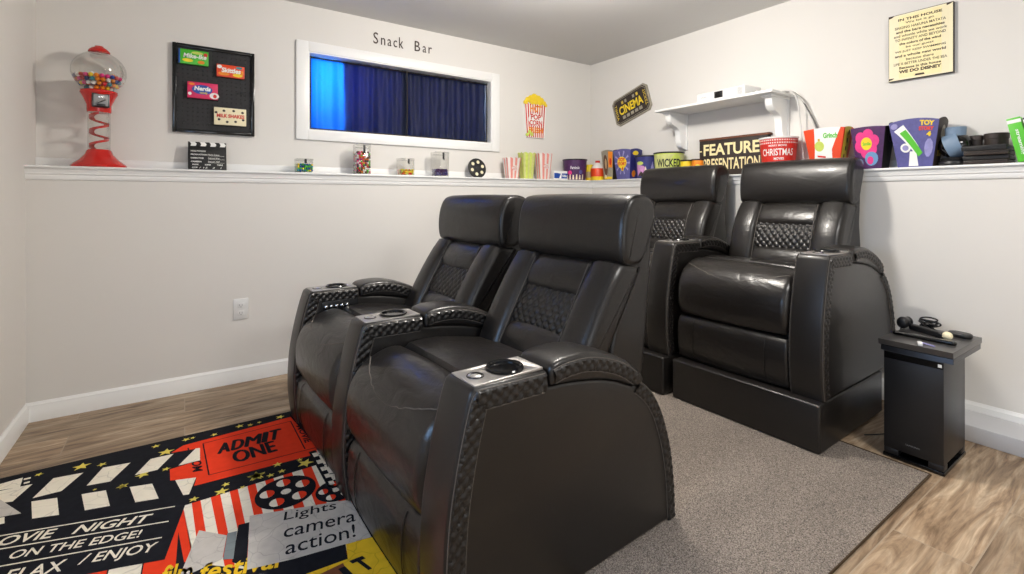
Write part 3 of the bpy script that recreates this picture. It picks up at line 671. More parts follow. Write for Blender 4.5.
prof = crom([(.0001, -.060), (.020, -.055), (.027, -.035), (.026, -.01), (.022, .02), (.024, .045), (.016, .056), (.0001, .058)], 3)
mb.lathe([(max(1e-6, r), z*.62) for r, z in prof], (0, 0, 0), 'black_plastic', 20, Matrix.Rotation(R(90), 3, 'X')@Matrix.Scale(.8, 3, (1, 0, 0)))
tag(mb.build('headset', None, loc=(2.758, .800, zt+.0285), rz=R(80)), 'rounded black headset earpiece at the left end of the game console', 'headset')
mb = MB(); mb.box(-.02, .02, -.008, .008, .0, .012, 'white_plastic', .003); mb.tube([(.018, .0, .006), (.02, -.02, .004), (-.005, -.045, .003)], .003, 'lilac', 6)
tag(mb.build('usb_plug', None, loc=(2.498, .675, zt-.0002), rz=R(20)), 'small white and lilac plug at the front edge of the game console', 'plug')
mb = MB(); mb.tube(crom([(2.79, .815, zt+.015), (2.80, .838, .43), (2.80, .85, .15), (2.86, .86, .012), (2.84, .80, .008), (2.70, .85, .010), (2.60, .905, .010)], 8), .0028, 'black_plastic', 6)
tag(mb.build('power_cord'), 'thin black cord running down between the recliner and the subwoofer', 'cord')

# ------------------------------------------------------------------ wall things on the back wall
def wallA(y):
    return lambda x, z: (x, y, z)
wl = empty('wall_lettering', (1.152, YA, 2.252), 'thin dark Snack Bar lettering on the wall above the window', 'lettering')
for ch, x0, x1, zh in (('S', 0, .036, .084), ('n', .058, .090, .052), ('a', .108, .138, .052), ('c', .154, .182, .052), ('k', .198, .232, .082), ('B', .325, .370, .078), ('a', .392, .422, .050), ('r', .442, .470, .050)):
    bm = bmesh.new(); vs_, fs_ = text_geo(ch); vv = [bm.verts.new((x0+(x1-x0)*x, -.0005, zh*z)) for x, z in vs_]
    for f_ in fs_: bm.faces.new([vv[i] for i in f_])
    r_ = bmesh.ops.extrude_face_region(bm, geom=bm.faces[:]); bmesh.ops.translate(bm, verts=[v for v in r_['geom'] if isinstance(v, bmesh.types.BMVert)], vec=(0, -.003, 0))
    b = MB(); b.bm(bm, 'ink_brown'); b.build('letter', wl, smooth=False)
# pegboard
pe = empty('pegboard', (.155, YA, 1.769), 'black framed square pegboard holding candy boxes on the back wall', 'pegboard')
b = MB(); b.box(-.205, .205, -.014, -.004, -.257, .257, 'pegboard')
for i in range(16):
    for j in range(20): 
        x, z = -.19+i*.0253, -.24+j*.0253
        b.poly([(x+.0028*math.cos(t), -.0143, z+.0028*math.sin(t)) for t in [k*PI/3 for k in range(6)]], 'black_gloss')
b.build('board', pe, smooth=False)
b = MB()
for x0, x1, z0, z1 in ((-.216, -.196, -.266, .266), (.196, .216, -.266, .266), (-.196, .196, .246, .266), (-.196, .196, -.266, -.246)): b.box(x0, x1, -.026, -.001, z0, z1, 'black_gloss', .003)
b.build('frame', pe)
for x, z in ((.13, 0.0), (.15, -.01), (-.16, -.205), (-.04, -.215), (-.10, .115)):
    b = MB(); b.tube([(x, -.014, z), (x, -.030, z), (x+.008, -.034, z+.008), (x+.016, -.030, z+.010)], .0022, 'black_plastic', 6); b.build('peg_hook', pe)
def candy(x0, x1, z0, z1, mt, name, label, draw):
    b = MB(); w, h = x1-x0, z1-z0; b.box(0, w, -.024, 0, 0, h, mt, .001)
    f = lambda x, z: (x*w, -.0246, z*h); g = lambda n: (lambda x, z: (x*w, -.0246-.0004*n, z*h))
    draw(b, f, g, w, h); o = b.build(name, None, loc=(x0, YA-.0145, z0)); tag(o, label, 'candy box', 'candy boxes on the pegboard')
def blob(b, f, cx, cz, rx, rz_, mt, n=18): b.poly([f(cx+rx*math.cos(2*PI*k/n), cz+rz_*math.sin(2*PI*k/n)) for k in range(n)], mt)
def d1(b, f, g, w, h):
    blob(b, f, .3, .25, .18, .12, 'yellow'); blob(b, f, .75, .2, .12, .12, 'orange'); blob(b, f, .62, .82, .2, .1, 'lime'); blob(b, f, .9, .75, .07, .14, 'red'); b.poly([f(0, 0), f(.05, 0), f(.05, 1), f(0, 1)], 'blue')
    b.text('Mike-Ike', g(1), .15, .42, .93, .74, 'white', .03, .2)
def d2(b, f, g, w, h):
    blob(b, f, .25, .25, .2, .15, 'orange'); blob(b, f, .75, .22, .18, .14, 'yellow'); blob(b, f, .8, .85, .12, .1, 'teal'); blob(b, f, .1, .8, .09, .15, 'white'); blob(b, f, .9, .45, .06, .2, 'orange')
    b.text('Skittles', g(1), .17, .36, .86, .76, 'white', .04, .1)
def d3(b, f, g, w, h):
    blob(b, g(1), .48, .55, .34, .30, 'blue'); blob(b, f, .88, .22, .16, .2, 'white'); blob(b, g(1), .9, .2, .06, .12, 'red'); blob(b, f, .14, .86, .1, .08, 'orange'); blob(b, f, .08, .25, .06, .1, 'white')
    b.text('Nerds', g(2), .22, .48, .76, .76, 'white', .05, .1); b.text('candy', g(2), .4, .27, .66, .42, 'yellow', .04)
def d4(b, f, g, w, h):
    for x, z in ((.3, .82), (.6, .85), (.88, .78), (.15, .3), (.4, .18), (.66, .22), (.9, .35), (.06, .7)): blob(b, f, x, z, .045, .07, 'dark_brown', 10)
    b.text('MILK SHAKES', g(1), .08, .42, .94, .64, 'red', .04)
yb = YA-.0145
candy(-.030, .120, 1.912, 1.998, 'candy_box_green', 'candy_box', 'green candy box at the top left of the pegboard', d1)
candy(.163, .313, 1.861, 1.936, 'orange_red', 'candy_box', 'narrow red and orange candy box at the upper right of the pegboard', d2)
candy(.013, .169, 1.712, 1.808, 'magenta', 'candy_box', 'bright pink candy box with blue oval at the middle left of the pegboard', d3)
candy(.149, .323, 1.562, 1.668, 'cream', 'candy_box', 'cream candy box with brown spots at the lower right of the pegboard', d4)
# popcorn box plaque
b = MB(); cx, z0 = 2.648, 1.655
fr = lambda d: (lambda x, z: (cx+x, YA-d, z0+z))
body = [(-.098, 0), (.098, 0), (.122, .31), (-.122, .31)]
b.prism(body, fr(.001), fr(.018), 'white')
for k in range(9):
    a0, a1 = -1+2*k/9, -1+2*(k+.5)/9
    b.poly([fr(.0186)(a0*.098, .003), fr(.0186)(a1*.098, .003), fr(.0186)(a1*.122, .307), fr(.0186)(a0*.122, .307)], 'red')
b.poly([fr(.0192)(.085*math.cos(t), .165+.058*math.sin(t)) for t in [k*PI/12 for k in range(24)]], 'white')
b.text('POP', fr(.0198), -.058, .165, .058, .215, 'red', .03); b.text('CORN', fr(.0198), -.072, .110, .072, .160, 'red', .03)
b.text('HOT', fr(.0196), -.065, .235, .065, .295, 'orange', .04); b.text('FRESH', fr(.0196), -.08, .045, .08, .095, 'orange', .04)
for x, z, r in ((-.11, .315, .022), (-.085, .342, .026), (-.05, .358, .03), (-.01, .372, .034), (.035, .365, .030), (.07, .35, .028), (.10, .325, .024), (.118, .308, .018), (-.04, .325, .03), (.0, .33, .032), (.05, .325, .03), (-.07, .05, .022), (-.045, .03, .022), (-.09, .025, .018)):
    b.sphere((cx+x, YA-.014, z0+z), r, 'gold' if (x*100+z*77) % 1 < .3 else 'yellow', 10, (1, .5, 1)) if False else b.lathe([(r, 0), (r*.9, .012), (r*.5, .016), (.0001, .017)], fr(.006)(x, z), 'yellow' if z > .1 else 'lime', 10, Matrix.Rotation(R(90), 3, 'X'))
tag(b.build('popcorn_plaque', smooth=False), 'red and white striped popcorn box cutout plaque on the wall right of the window', 'wall decoration')

# ------------------------------------------------------------------ gumball machine
gx, gy = -.380, 3.378
gm = empty('gumball_machine', (gx, gy, LZ), 'red gumball machine with clear globe and spiral column on the left end of the ledge', 'gumball machine')
b = MB(); b.lathe([(.0001, .001), (.117, .001), (.118, .010), (.112, .018), (.085, .040), (.060, .070), (.052, .092), (.046, .097), (.0001, .097)], (0, 0, 0), 'red_paint', 40); b.build('base', gm)
b = MB(); b.lathe([(.0475, .098), (.0475, .296)], (0, 0, 0), 'clear_plastic', 36); b.v = b.v; b.f = b.f[:-2]; b.m = b.m[:-2]; b.build('clear_column', gm)
b = MB(); K = 120
V = []; F = []
for k in range(K+1):
    t = k/K; an = t*2*PI*2.4+2.3; z = .102+.185*t
    V += [(.020*math.cos(an), .020*math.sin(an), z+.002), (.042*math.cos(an), .042*math.sin(an), z+.002), (.043*math.cos(an), .043*math.sin(an), z+.010), (.042*math.cos(an), .042*math.sin(an), z-.003)]
for k in range(K):
    for a_, c_ in ((0, 1), (1, 2), (2, 3), (3, 0)): F.append((k*4+a_, k*4+c_, k*4+4+c_, k*4+4+a_))
b.add(V, F, 'red_paint'); b.build('spiral_ramp', gm)
b = MB(); b.lathe([(.0001, .296), (.050, .296), (.052, .305), (.052, .335), (.058, .352), (.072, .385), (.080, .400), (.078, .410), (.060, .412), (.0001, .412)], (0, 0, 0), 'red_paint', 40)
hd = b.build('dispenser_body', gm)
fa = math.atan2(-gy, -gx)+R(6)      # faces the room
Mx = Matrix.Translation((0, 0, 0)) @ Matrix.Rotation(fa, 4, 'Z')
b = MB(); b.box(.046, .072, -.036, .036, .318, .390, 'dark_metal', .004, Mx); b.box(.0722, .074, -.030, .030, .324, .384, 'grey_plastic', .003, Mx)
b.box(.074, .0775, -.012, .012, .365, .378, 'chrome', .002, Mx)
b.bm(b2 := bmesh.new(), 'black') if False else None
b.tube([Mx @ Vector((.074, 0, .347)), Mx @ Vector((.088, 0, .347))], .006, 'chrome', 10); b.tube([Mx @ Vector((.088, -.017, .338)), Mx @ Vector((.088, .017, .356))], .004, 'chrome', 8)
b.box(.074, .082, -.018, .018, .320, .334, 'black_plastic', .002, Mx); b.build('coin_mechanism', gm)['label'] = 'grey coin slot plate with turning handle'
gzc, grx, grz = .515, .116, .108
b = MB(); prof = [(grx*math.cos(t), gzc+grz*math.sin(t)) for t in [R(-68)+R(140)*k/20 for k in range(21)]]
b.lathe(prof, (0, 0, 0), 'clear_plastic', 44); b.f = b.f[:-2]; b.m = b.m[:-2]; b.build('globe', gm)
b = MB(); b.lathe([(.045, .617), (.047, .620), (.045, .628), (.034, .640), (.020, .648), (.018, .653), (.0001, .656)], (0, 0, 0), 'red_paint', 36); b.build('lid', gm)
gb = {}
def gumball(x, y, z, c):
    if c not in gb:
        mb = MB(); mb.sphere((0, 0, 0), .0108, c, 10); o = mb.build('gumball', None, loc=(x, y, z)); gb[c] = o
    else:
        o = gb[c].copy(); col.objects.link(o); o.location = (x, y, z)
    nm = {'white': 'white', 'pink': 'pink', 'yellow': 'yellow', 'orange': 'orange', 'blue': 'blue', 'deep_blue': 'dark blue', 'red_bright': 'red', 'teal': 'teal'}[c]
    tag(o, nm+' gumball among the others in the clear globe', 'gumball', 'gumballs in the clear globe')
cols = ['white', 'pink', 'yellow', 'orange', 'blue', 'deep_blue', 'red_bright', 'teal', 'white', 'orange']
rr = random.Random(11)
for z in (.425, .4435, .462, .4805):
    ri = grx*math.sqrt(max(0, 1-((z-gzc)/grz)**2))-.0125; n = int(2*PI*ri/.0222)
    for k in range(n):
        an = 2*PI*k/n+z*50; gumball(gx+ri*math.cos(an), gy+ri*math.sin(an), LZ+z, rr.choice(cols))
for ri in (.078, .055, .033, .011):
    n = max(3, int(2*PI*ri/.0225))
    for k in range(n):
        an = 2*PI*k/n+ri*30; gumball(gx+ri*math.cos(an), gy+ri*math.sin(an), LZ+.4805+rr.uniform(-.002, .010), rr.choice(cols))

# ------------------------------------------------------------------ ledge on the back wall
# clapper board leaning on the wall
cb = empty('clapperboard', (.016, 3.40, LZ), 'small black clapperboard leaning on the wall under the pegboard', 'clapperboard'); cb.rotation_euler.x = R(-14)
b = MB(); b.box(0, .196, .0, .010, .001, .150, 'black', .001)
f = lambda x, z: (x, -.0006, z)
for i, t in enumerate(('HOLLYWOOD', 'PRODUCTION', 'DIRECTOR', 'CAMERA')): b.text(t, f, .014, .118-i*.022, .014+(.075, .082, .066, .055)[i], .127-i*.022, 'white', .03)
for i in range(1, 4): b.text(('Movie Scenes', 'Andrew A. Rose', 'Steven Hill')[i-1], f, .10, .119-i*.022, .16, .129-i*.022, 'white', 0, .2); b.poly([f(.10, .116-i*.022), f(.185, .116-i*.022), f(.185, .117-i*.022), f(.10, .117-i*.022)], 'white')
for i, t in enumerate(('DATE', 'SCENE', 'TAKE')): b.text(t, f, .022+i*.062, .034, .052+i*.062, .042, 'white', .03)
b.text('09 / 15   2   1', f, .02, .014, .17, .024, 'white', 0, .2)
b.build('slate', cb)
b = MB(); b.box(0, .196, -.002, .011, .152, .180, 'black', .001)
for k in range(4): x = .012+k*.050; b.poly([(x, -.0026, .153), (x+.026, -.0026, .153), (x+.032, -.0026, .166), (x+.022, -.0026, .179), (x-.004, -.0026, .179), (x+.004, -.0026, .166)], 'white')
b.build('clapstick', cb)

candycols = ['red_bright', 'yellow', 'green', 'blue', 'orange', 'white', 'purple', 'pink']
def jar(cx, cy, r, h, fill, cc, label, lab2):
    je = empty('candy_jar', (cx, cy, LZ), label, 'jar', 'clear candy jars on the ledge')
    n = 32
    def sq(rr_, t):   # softly square outline
        c_, s_ = math.cos(t), math.sin(t); k = (abs(c_)**5+abs(s_)**5)**(-1/5); return rr_*k*c_, rr_*k*s_
    def shell(levels, name, mt, label=None):
        mb = MB(); V = []; F = []
        for rr_, z in levels:
            for k in range(n): x, y = sq(rr_, 2*PI*k/n+R(0)); V.append((x, y, z))
        for j in range(len(levels)-1):
            for k in range(n): F.append((j*n+k, j*n+(k+1) % n, (j+1)*n+(k+1) % n, (j+1)*n+k))
        F.append(tuple(range(n))[::-1]); mb.add(V, F, mt)
        if name == 'lid': mb.add([V[-n+k] for k in range(n)], [tuple(range(n))], mt)
        return mb.build(name, je)
    shell([(r*.97, .001), (r, .006), (r, h*.86), (r*.94, h*.88)], 'jar_body', 'clear_plastic')
    shell([(r*.95, h*.885), (r*1.03, h*.89), (r*1.03, h*.985), (r*.98, h)], 'lid', 'clear_plastic')
    fa_ = math.atan2(-cy, -cx)
    M4 = Matrix.Rotation(-PI/2, 4, 'Z')
    mb = MB(); mb.box(r*1.02, r*1.02+.008, -.007, .007, h*.70, h*.97, 'black_plastic', .002, M4); mb.tube([M4 @ Vector((r*1.03+.008, -.007, h*.72)), M4 @ Vector((r*1.03+.014, 0, h*.66)), M4 @ Vector((r*1.03+.008, .007, h*.72))], .0025, 'dark_metal', 6)
    mb.build('clasp', je)
    mb = MB(); rs = random.Random(int(cx*100)); s_ = .0072; lv = max(2, int(fill/(s_*1.7)))
    for j in range(lv):
        for i in range(-6, 7):
            for k in range(-6, 7):
                x, y = i*s_*1.9+rs.uniform(-.002, .002), k*s_*1.9+rs.uniform(-.002, .002)
                if max(abs(x), abs(y)) < r*.97-s_ and (max(abs(x), abs(y)) > r*.97-s_*3.4 or j == lv-1): mb.sphere((x, y, .009+s_+j*s_*1.75+rs.uniform(-.001, .003)), s_, rs.choice(cc), 6)
    o = mb.build('candies', None, loc=(cx, cy, LZ)); tag(o, lab2, 'candy', kind='stuff')
jar(.648, 3.375, .052, .094, .050, ['green', 'teal', 'blue', 'yellow', 'green'], 'short clear jar of green and teal candy, leftmost jar on the ledge', 'green and teal wrapped candies in the leftmost jar')
jar(1.030, 3.375, .053, .212, .150, ['red_bright', 'white', 'pink', 'orange', 'green', 'purple', 'white', 'brown'], 'tallest clear jar, filled with mixed red and white candy, below the window', 'mixed red, white and pink candies filling the tall jar')
jar(1.352, 3.375, .056, .128, .038, ['yellow', 'orange', 'yellow', 'lime', 'red_bright'], 'clear jar with a little yellow candy at the bottom, third from the left', 'yellow and orange candies in the bottom of a jar')
jar(1.632, 3.375, .060, .190, .058, ['purple', 'deep_blue', 'purple', 'violet'], 'tall clear jar with purple candy, nearest the film reel', 'purple candies in the bottom of the rightmost jar')
# film reel prop
fe = empty('film_reel', (1.985, 3.385, LZ+.001), 'small round black film reel leaning on the wall right of the candy jars', 'film reel'); fe.rotation_euler.x = R(-12)
r = .083
def disc_holes(y0, y1):
    bm = bmesh.new()
    out = [(r*math.cos(2*PI*k/48), r+r*math.sin(2*PI*k/48)) for k in range(48)]
    return out
b = MB(); b.prism([(r*math.cos(2*PI*k/48), r+r*math.sin(2*PI*k/48)) for k in range(48)], lambda x, z: (x, 0, z), lambda x, z: (x, .012, z), 'black_plastic', .002)
for k in range(6):
    an = 2*PI*k/6+.3; hx, hz = .052*math.cos(an), r+.052*math.sin(an)
    b.poly([(hx+.015*math.cos(t), -.0006, hz+.015*math.sin(t)) for t in [j*PI/9 for j in range(18)]], 'cream'); b.tube([(hx+.0155*math.cos(t), -.0005, hz+.0155*math.sin(t)) for t in [j*PI/9 for j in range(18)]], .0015, 'dark_metal', 5, True)
b.lathe([(.014, 0), (.014, .004), (.006, .006), (.0001, .006)], (0, 0, r), 'dark_metal', 20, Matrix.Rotation(R(90), 3, 'X'))
b.build('reel_disc', fe)
# striped popcorn cups
def popcup(x, w, h, c1, c2, label):
    y = 3.372; b = MB(); N = 40; wt, wb = w/2, w/2*.70; V = []; F = []
    def sqp(rad, t):
        c_, s_ = math.cos(t), math.sin(t); k = (abs(c_)**6+abs(s_)**6)**(-1/6); return rad*k*c_, rad*k*s_
    lv = 8
    for sgn, off in ((1, 0), (-1, -.0025)):
        base = len(V)
        for j in range(lv+1):
            for k in range(N):
                t = 2*PI*k/N; z = .002+(h-.002)*j/lv
                if j == lv: z = h-.006+.006*abs(math.sin(4.0*t*1.25))*2-.006
                rad = wb+(wt-wb)*j/lv+off; X_, Y_ = sqp(rad, t); V.append((X_, Y_*.78, z))
        for j in range(lv):
            for k in range(N):
                fa_ = (base+j*N+k, base+j*N+(k+1) % N, base+(j+1)*N+(k+1) % N, base+(j+1)*N+k); F.append(fa_ if sgn > 0 else fa_[::-1])
    o_ = len(b.v); b.v += V
    for i, f_ in enumerate(F):
        k = i % N; b.f.append(tuple(a_+o_ for a_ in f_)); b.m.append(b.mi(c1 if (k//2) % 2 else c2))
    b.f.append(tuple(o_+k for k in range(N))[::-1]); b.m.append(b.mi(c1))
    top = (lv)*N; 
    for k in range(N): b.f.append((o_+top+k, o_+top+(k+1) % N, o_+(lv+1)*N+top+(k+1) % N, o_+(lv+1)*N+top+k)); b.m.append(b.mi(c1))
    fm = lambda u, v: (u, -(wb+(wt-wb)*v/h)*.78-.0008, v)
    if c1 != 'lime':
        b.poly([fm(.030*math.cos(t), h*.5+.022*math.sin(t)) for t in [j*PI/8 for j in range(16)]], 'clear_white')
        fm2 = lambda u, v: (u, -(wb+(wt-wb)*v/h)*.78-.0013, v); b.text('Pop', fm2, -.022, h*.5, .022, h*.5+.016, 'red'); b.text('corn', fm2, -.024, h*.5-.017, .024, h*.5-.002, 'red')
    tag(b.build('popcorn_cup', None, loc=(x, y, LZ)), label, 'popcorn cup', 'plastic popcorn cups on the ledge')
popcup(2.305, .142, .180, 'pale_red', 'clear_white', 'red and white striped popcorn cup, shorter one nearest the film reel')
popcup(2.463, .140, .232, 'lime', 'pale_lime', 'lime green striped popcorn cup between two red striped ones')
popcup(2.645, .148, .234, 'pale_red', 'clear_white', 'taller red and white striped popcorn cup beside the blue and white box')
# blue and white box
b = MB(); b.box(0, .155, 0, .07, .001, .082, 'white', .002)
f = lambda x, z: (x, -.0006, z); b.poly([f(.0, .014), f(.056, .014), f(.076, .056), f(.04, .062), f(.0, .062)], 'blue'); b.poly([f(.082, .014), f(.153, .014), f(.153, .060), f(.090, .060)], 'blue')
f = lambda x, z: (x, -.0011, z); b.text('Nilla', f, .095, .026, .145, .048, 'white', .03)
tag(b.build('snack_box', None, loc=(2.745, 3.335, LZ)), 'small low blue and white box on the ledge beside the purple bucket', 'box')

# ------------------------------------------------------------------ buckets
def round_bucket(x, y, rt, rb, h, body, rim, name, label, draw=None, face=None, group='souvenir popcorn buckets on the ledge', cat='bucket', lid=False, fac=0):
    be = empty(name, (x, y, LZ), label, cat, group)
    b = MB(); b.lathe([(rb, .001), (rt, h-.008)], (0, 0, 0), body, 44); b.f.pop(); b.m.pop()
    b.lathe([(rt-.004, h-.010), (rb-.003, .006)], (0, 0, 0), rim, 44)
    fa_ = math.atan2(-y, -x)+R(fac)
    def wrap(off):
        def g(s_, z):
            rr_ = rb+(rt-rb)*z/h+off; an = fa_+s_/rt; return (rr_*math.cos(an), rr_*math.sin(an), z)
        return g
    if draw: draw(b, wrap, h, rt)
    b.build('bucket_body', be)
    b = MB(); b.lathe([(rt-.006, h-.012), (rt+.001, h-.012), (rt+.005, h-.008), (rt+.005, h-.001), (rt+.001, h), (rt-.005, h)]+([(rt*.9, h+.001), (.0001, h+.002)] if lid else [(rt-.006, h-.012)]), (0, 0, 0), rim, 44)
    b.f = [q_ for q_ in b.f if len(q_) < 20]; b.m = b.m[:len(b.f)]; b.build('rim', be)
def pg(b, w, pts, mt, sub=10):
    """polygon on a curved wall: vertical slices so it hugs the curve"""
    xs = [p[0] for p in pts]; x0, x1 = min(xs), max(xs)
    def cutx(xa, xb):
        P = pts
        for lim, sg in ((xa, 1), (xb, -1)):
            out = []
            for i in range(len(P)):
                p, q_ = P[i], P[(i+1) % len(P)]; ip, iq = (p[0]-lim)*sg >= 0, (q_[0]-lim)*sg >= 0
                if ip: out.append(p)
                if ip != iq: t = (lim-p[0])/(q_[0]-p[0]); out.append((lim, p[1]+(q_[1]-p[1])*t))
            P = out
            if len(P) < 3: return None
        return P
    for k in range(sub):
        P = cutx(x0+(x1-x0)*k/sub, x0+(x1-x0)*(k+1)/sub)
        if P: b.poly([w(*p) for p in P], mt)
ell = lambda cx, cz, rx, rz_, n=20: [(cx+rx*math.cos(2*PI*k/n), cz+rz_*math.sin(2*PI*k/n)) for k in range(n)]
def dp(b, w, h, r):
    pg(b, w(.0008), ell(0, h*.5, .080, .070), 'magenta' if False else 'purple'); b.text('Fantasia', w(.0022), -.045, h*.52, .045, h*.66, 'white', .01, .2)
    for k in range(6): x = -.085+k*.034; pg(b, w(.002), [(x-.010, .006), (x+.010, .006), (x+.006, .045+.01*(k % 2)), (x-.004, .050)], 'cream', 3)
    pg(b, w(.0015), ell(-.05, h*.35, .022, .02, 10), 'pink', 3); pg(b, w(.0015), ell(.06, h*.38, .02, .02, 10), 'violet', 3)
round_bucket(3.025, 3.372, .112, .096, .196, 'purple', 'black_plastic', 'popcorn_bucket', 'round purple popcorn bucket with black rim in the corner of the ledge', dp)
# yellow tin
b = MB(); b.lathe([(.036, .001), (.036, .118)], (0, 0, 0), 'yellow', 28); b.lathe([(.038, .118), (.038, .150), (.030, .154), (.0001, .155)], (0, 0, 0), 'yellow', 28); b.lathe([(.0366, .03), (.0366, .085)], (0, 0, 0), 'tan', 28)
tag(b.build('yellow_tin', None, loc=(3.195, 3.355, LZ)), 'small yellow lidded can right of the purple bucket', 'can')
b = MB(); b.lathe([(.060, .001), (.064, .01), (.064, .035)], (0, 0, 0), 'yellow', 28); b.lathe([(.0645, .035), (.066, .10), (.060, .112)], (0, 0, 0), 'orange_red', 28); b.lathe([(.060, .112), (.045, .14), (.020, .165)], (0, 0, 0), 'clear_white', 28); b.lathe([(.022, .165), (.022, .185), (.0001, .186)], (0, 0, 0), 'red', 20)
tag(b.build('squeeze_bottle', None, loc=(3.20, 3.250, LZ)), 'squat orange and yellow bottle with pale shoulder and red cap', 'bottle')

def square_bucket(cx, cy, w, d, h, taper, fc, sc, name, label, front=None, side=None, rz=0, inner='black', curve=.012, body='black'):
    """tapered four sided popcorn bucket, front faces -x, its near side faces -y; upper rims bow up"""
    be = empty(name, (cx, cy, LZ), label, 'popcorn bucket', 'souvenir popcorn buckets on the ledge', rz)
    b = MB(); n = 8
    def pt(face, a, c, off=0):      # a in 0..1 along the face, c in 0..1 up
        k = taper+(1-taper)*c; hw, hd = w/2*k, d/2*k; z = .002+(h-.002)*c + (curve*4*a*(1-a)*c**3 if face in (0, 1, 2, 3) else 0)
        bow = .006*4*a*(1-a)
        if face == 0: return (-hd-bow-off, hw-2*hw*a, z)
        if face == 1: return (-hd+2*hd*a, -hw-bow-off, z)
        if face == 2: return (hd+bow+off, -hw+2*hw*a, z)
        return (hd-2*hd*a, hw+bow+off, z)
    for fc_ in range(4):
        mt = {0: fc, 1: sc, 2: fc, 3: sc}[fc_]
        b.grid(lambda a, c: pt(fc_, a, c), n, 8, mt); b.grid(lambda a, c: pt(fc_, 1-a, c, -.003), n, 8, inner)
        b.grid(lambda a, c: pt(fc_, a, 1, -.003*c), n, 1, inner)
    b.poly([pt(0, 0, 0), pt(1, 0, 0), pt(2, 0, 0), pt(3, 0, 0)][::-1], inner)
    F0 = lambda off: (lambda a, c: pt(0, a, c, off)); F1 = lambda off: (lambda a, c: pt(1, a, c, off))
    if front: front(b, F0)
    if side: side(b, F1)
    b.build('bucket_body', be)
# clear dark printed tumbler
def fr1(b, F):
    pg(b, F(.001), ell(.35, .5, .22, .36, 14), 'brown', 6); pg(b, F(.0018), ell(.38, .55, .10, .18, 10), 'tan', 4); pg(b, F(.001), [(.62, .42), (.95, .42), (.97, .95), (.62, .95)], 'orange', 4); pg(b, F(.002), ell(.8, .62, .09, .12, 10), 'red', 3); pg(b, F(.0012), [(.1, .02), (.95, .02), (.95, .10), (.1, .12)], 'yellow', 4)
    pg(b, F(.0018), ell(.3, .12, .10, .06, 8), 'cream', 3)
square_bucket(3.235, 3.105, .15, .12, .262, .70, 'grey_trim', 'dark_brown', 'popcorn_bucket', 'brown and grey printed square bucket with an orange patch, right of the squeeze bottle', fr1, inner='dark_brown')
def fr2(b, F):
    for k in range(10):
        an = k*PI/5; pg(b, F(.0008), [(.5+.10*math.cos(an), .55+.1*math.sin(an)), (.5+.48*math.cos(an-.09), .55+.40*math.sin(an-.09)), (.5+.48*math.cos(an+.09), .55+.40*math.sin(an+.09))], 'lilac', 3)
    pg(b, F(.0016), ell(.5, .56, .30, .20, 14), 'yellow', 6); b.text('TOY', F(.0024), .28, .60, .72, .72, 'red', .05); b.text('STORY', F(.0024), .22, .47, .78, .58, 'red', .05); pg(b, F(.0016), ell(.52, .36, .10, .09, 8), 'yellow', 3); b.text('4', F(.0024), .46, .30, .58, .42, 'red', .06)
def sd2(b, F):
    pg(b, F(.0012), ell(.4, .86, .25, .07, 12), 'yellow', 4); pg(b, F(.001), ell(.35, .18, .2, .12, 8), 'orange', 4)
square_bucket(3.225, 2.905, .205, .150, .252, .72, 'violet', 'deep_blue', 'popcorn_bucket', 'violet square bucket with a yellow Toy Story 4 badge, behind the blue round bucket', fr2, sd2)
def db(b, w, h, r):
    pg(b, w(.0008), [(-.11, .02), (.10, .02), (.10, h-.035), (-.11, h-.035)], 'deep_blue', 12); pg(b, w(.0014), [(-.105, .02), (.03, .02), (.0, .07), (-.03, .10), (-.105, .12)], 'dusk_pink', 8); pg(b, w(.0014), ell(-.07, .125, .035, .015), 'lime', 4)
    pg(b, w(.002), [(-.10, .02), (-.02, .02), (-.06, .06)], 'dark_brown', 4); pg(b, w(.002), [(.02, .02), (.07, .02), (.055, .09), (.045, .14), (.03, .09)], 'lilac', 4); pg(b, w(.002), [(-.04, .02), (.0, .02), (-.015, .10)], 'cream', 3)
round_bucket(3.225, 2.685, .101, .086, .190, 'deep_blue', 'black_plastic', 'popcorn_bucket', 'round blue and pink bucket with black lid, left of the WICKED bucket', db, lid=True)
def dw(b, w, h, r):
    pg(b, w(.0008), [(-.15, .012), (.16, .012), (.16, h-.02), (-.15, h-.02)], 'pale_lime', 16); pg(b, w(.0012), ell(.055, h*.52, .05, .075), 'lime', 6); b.text('WICKED', w(.002), -.108, h*.40, .092, h*.72, 'black', .03); pg(b, w(.0014), [(-.13, .014), (.14, .014), (.14, .030), (-.13, .026)], 'green', 14)
round_bucket(3.215, 2.460, .116, .103, .200, 'lime', 'black_plastic', 'popcorn_bucket', 'round pale green bucket reading WICKED with black rim', dw, fac=2)
for i, yy in enumerate((2.292, 2.193)):
    def do(b, w, h, r): pg(b, w(.0008), ell(0, .06, .022, .030), 'yellow', 5); pg(b, w(.0014), [(-.012, .01), (.014, .01), (.010, .045), (-.008, .05)], 'dark_brown' if False else 'red', 3)
    round_bucket(3.205, yy, .042, .044, .130, 'orange' if i else 'yellow', 'dark_brown', 'orange_cup', ('yellow and orange cup with dark rim, right of the WICKED bucket', 'deeper orange cup with dark rim touching the FEATURE PRESENTATION sign')[i], do, group='small orange cups on the ledge', cat='cup')
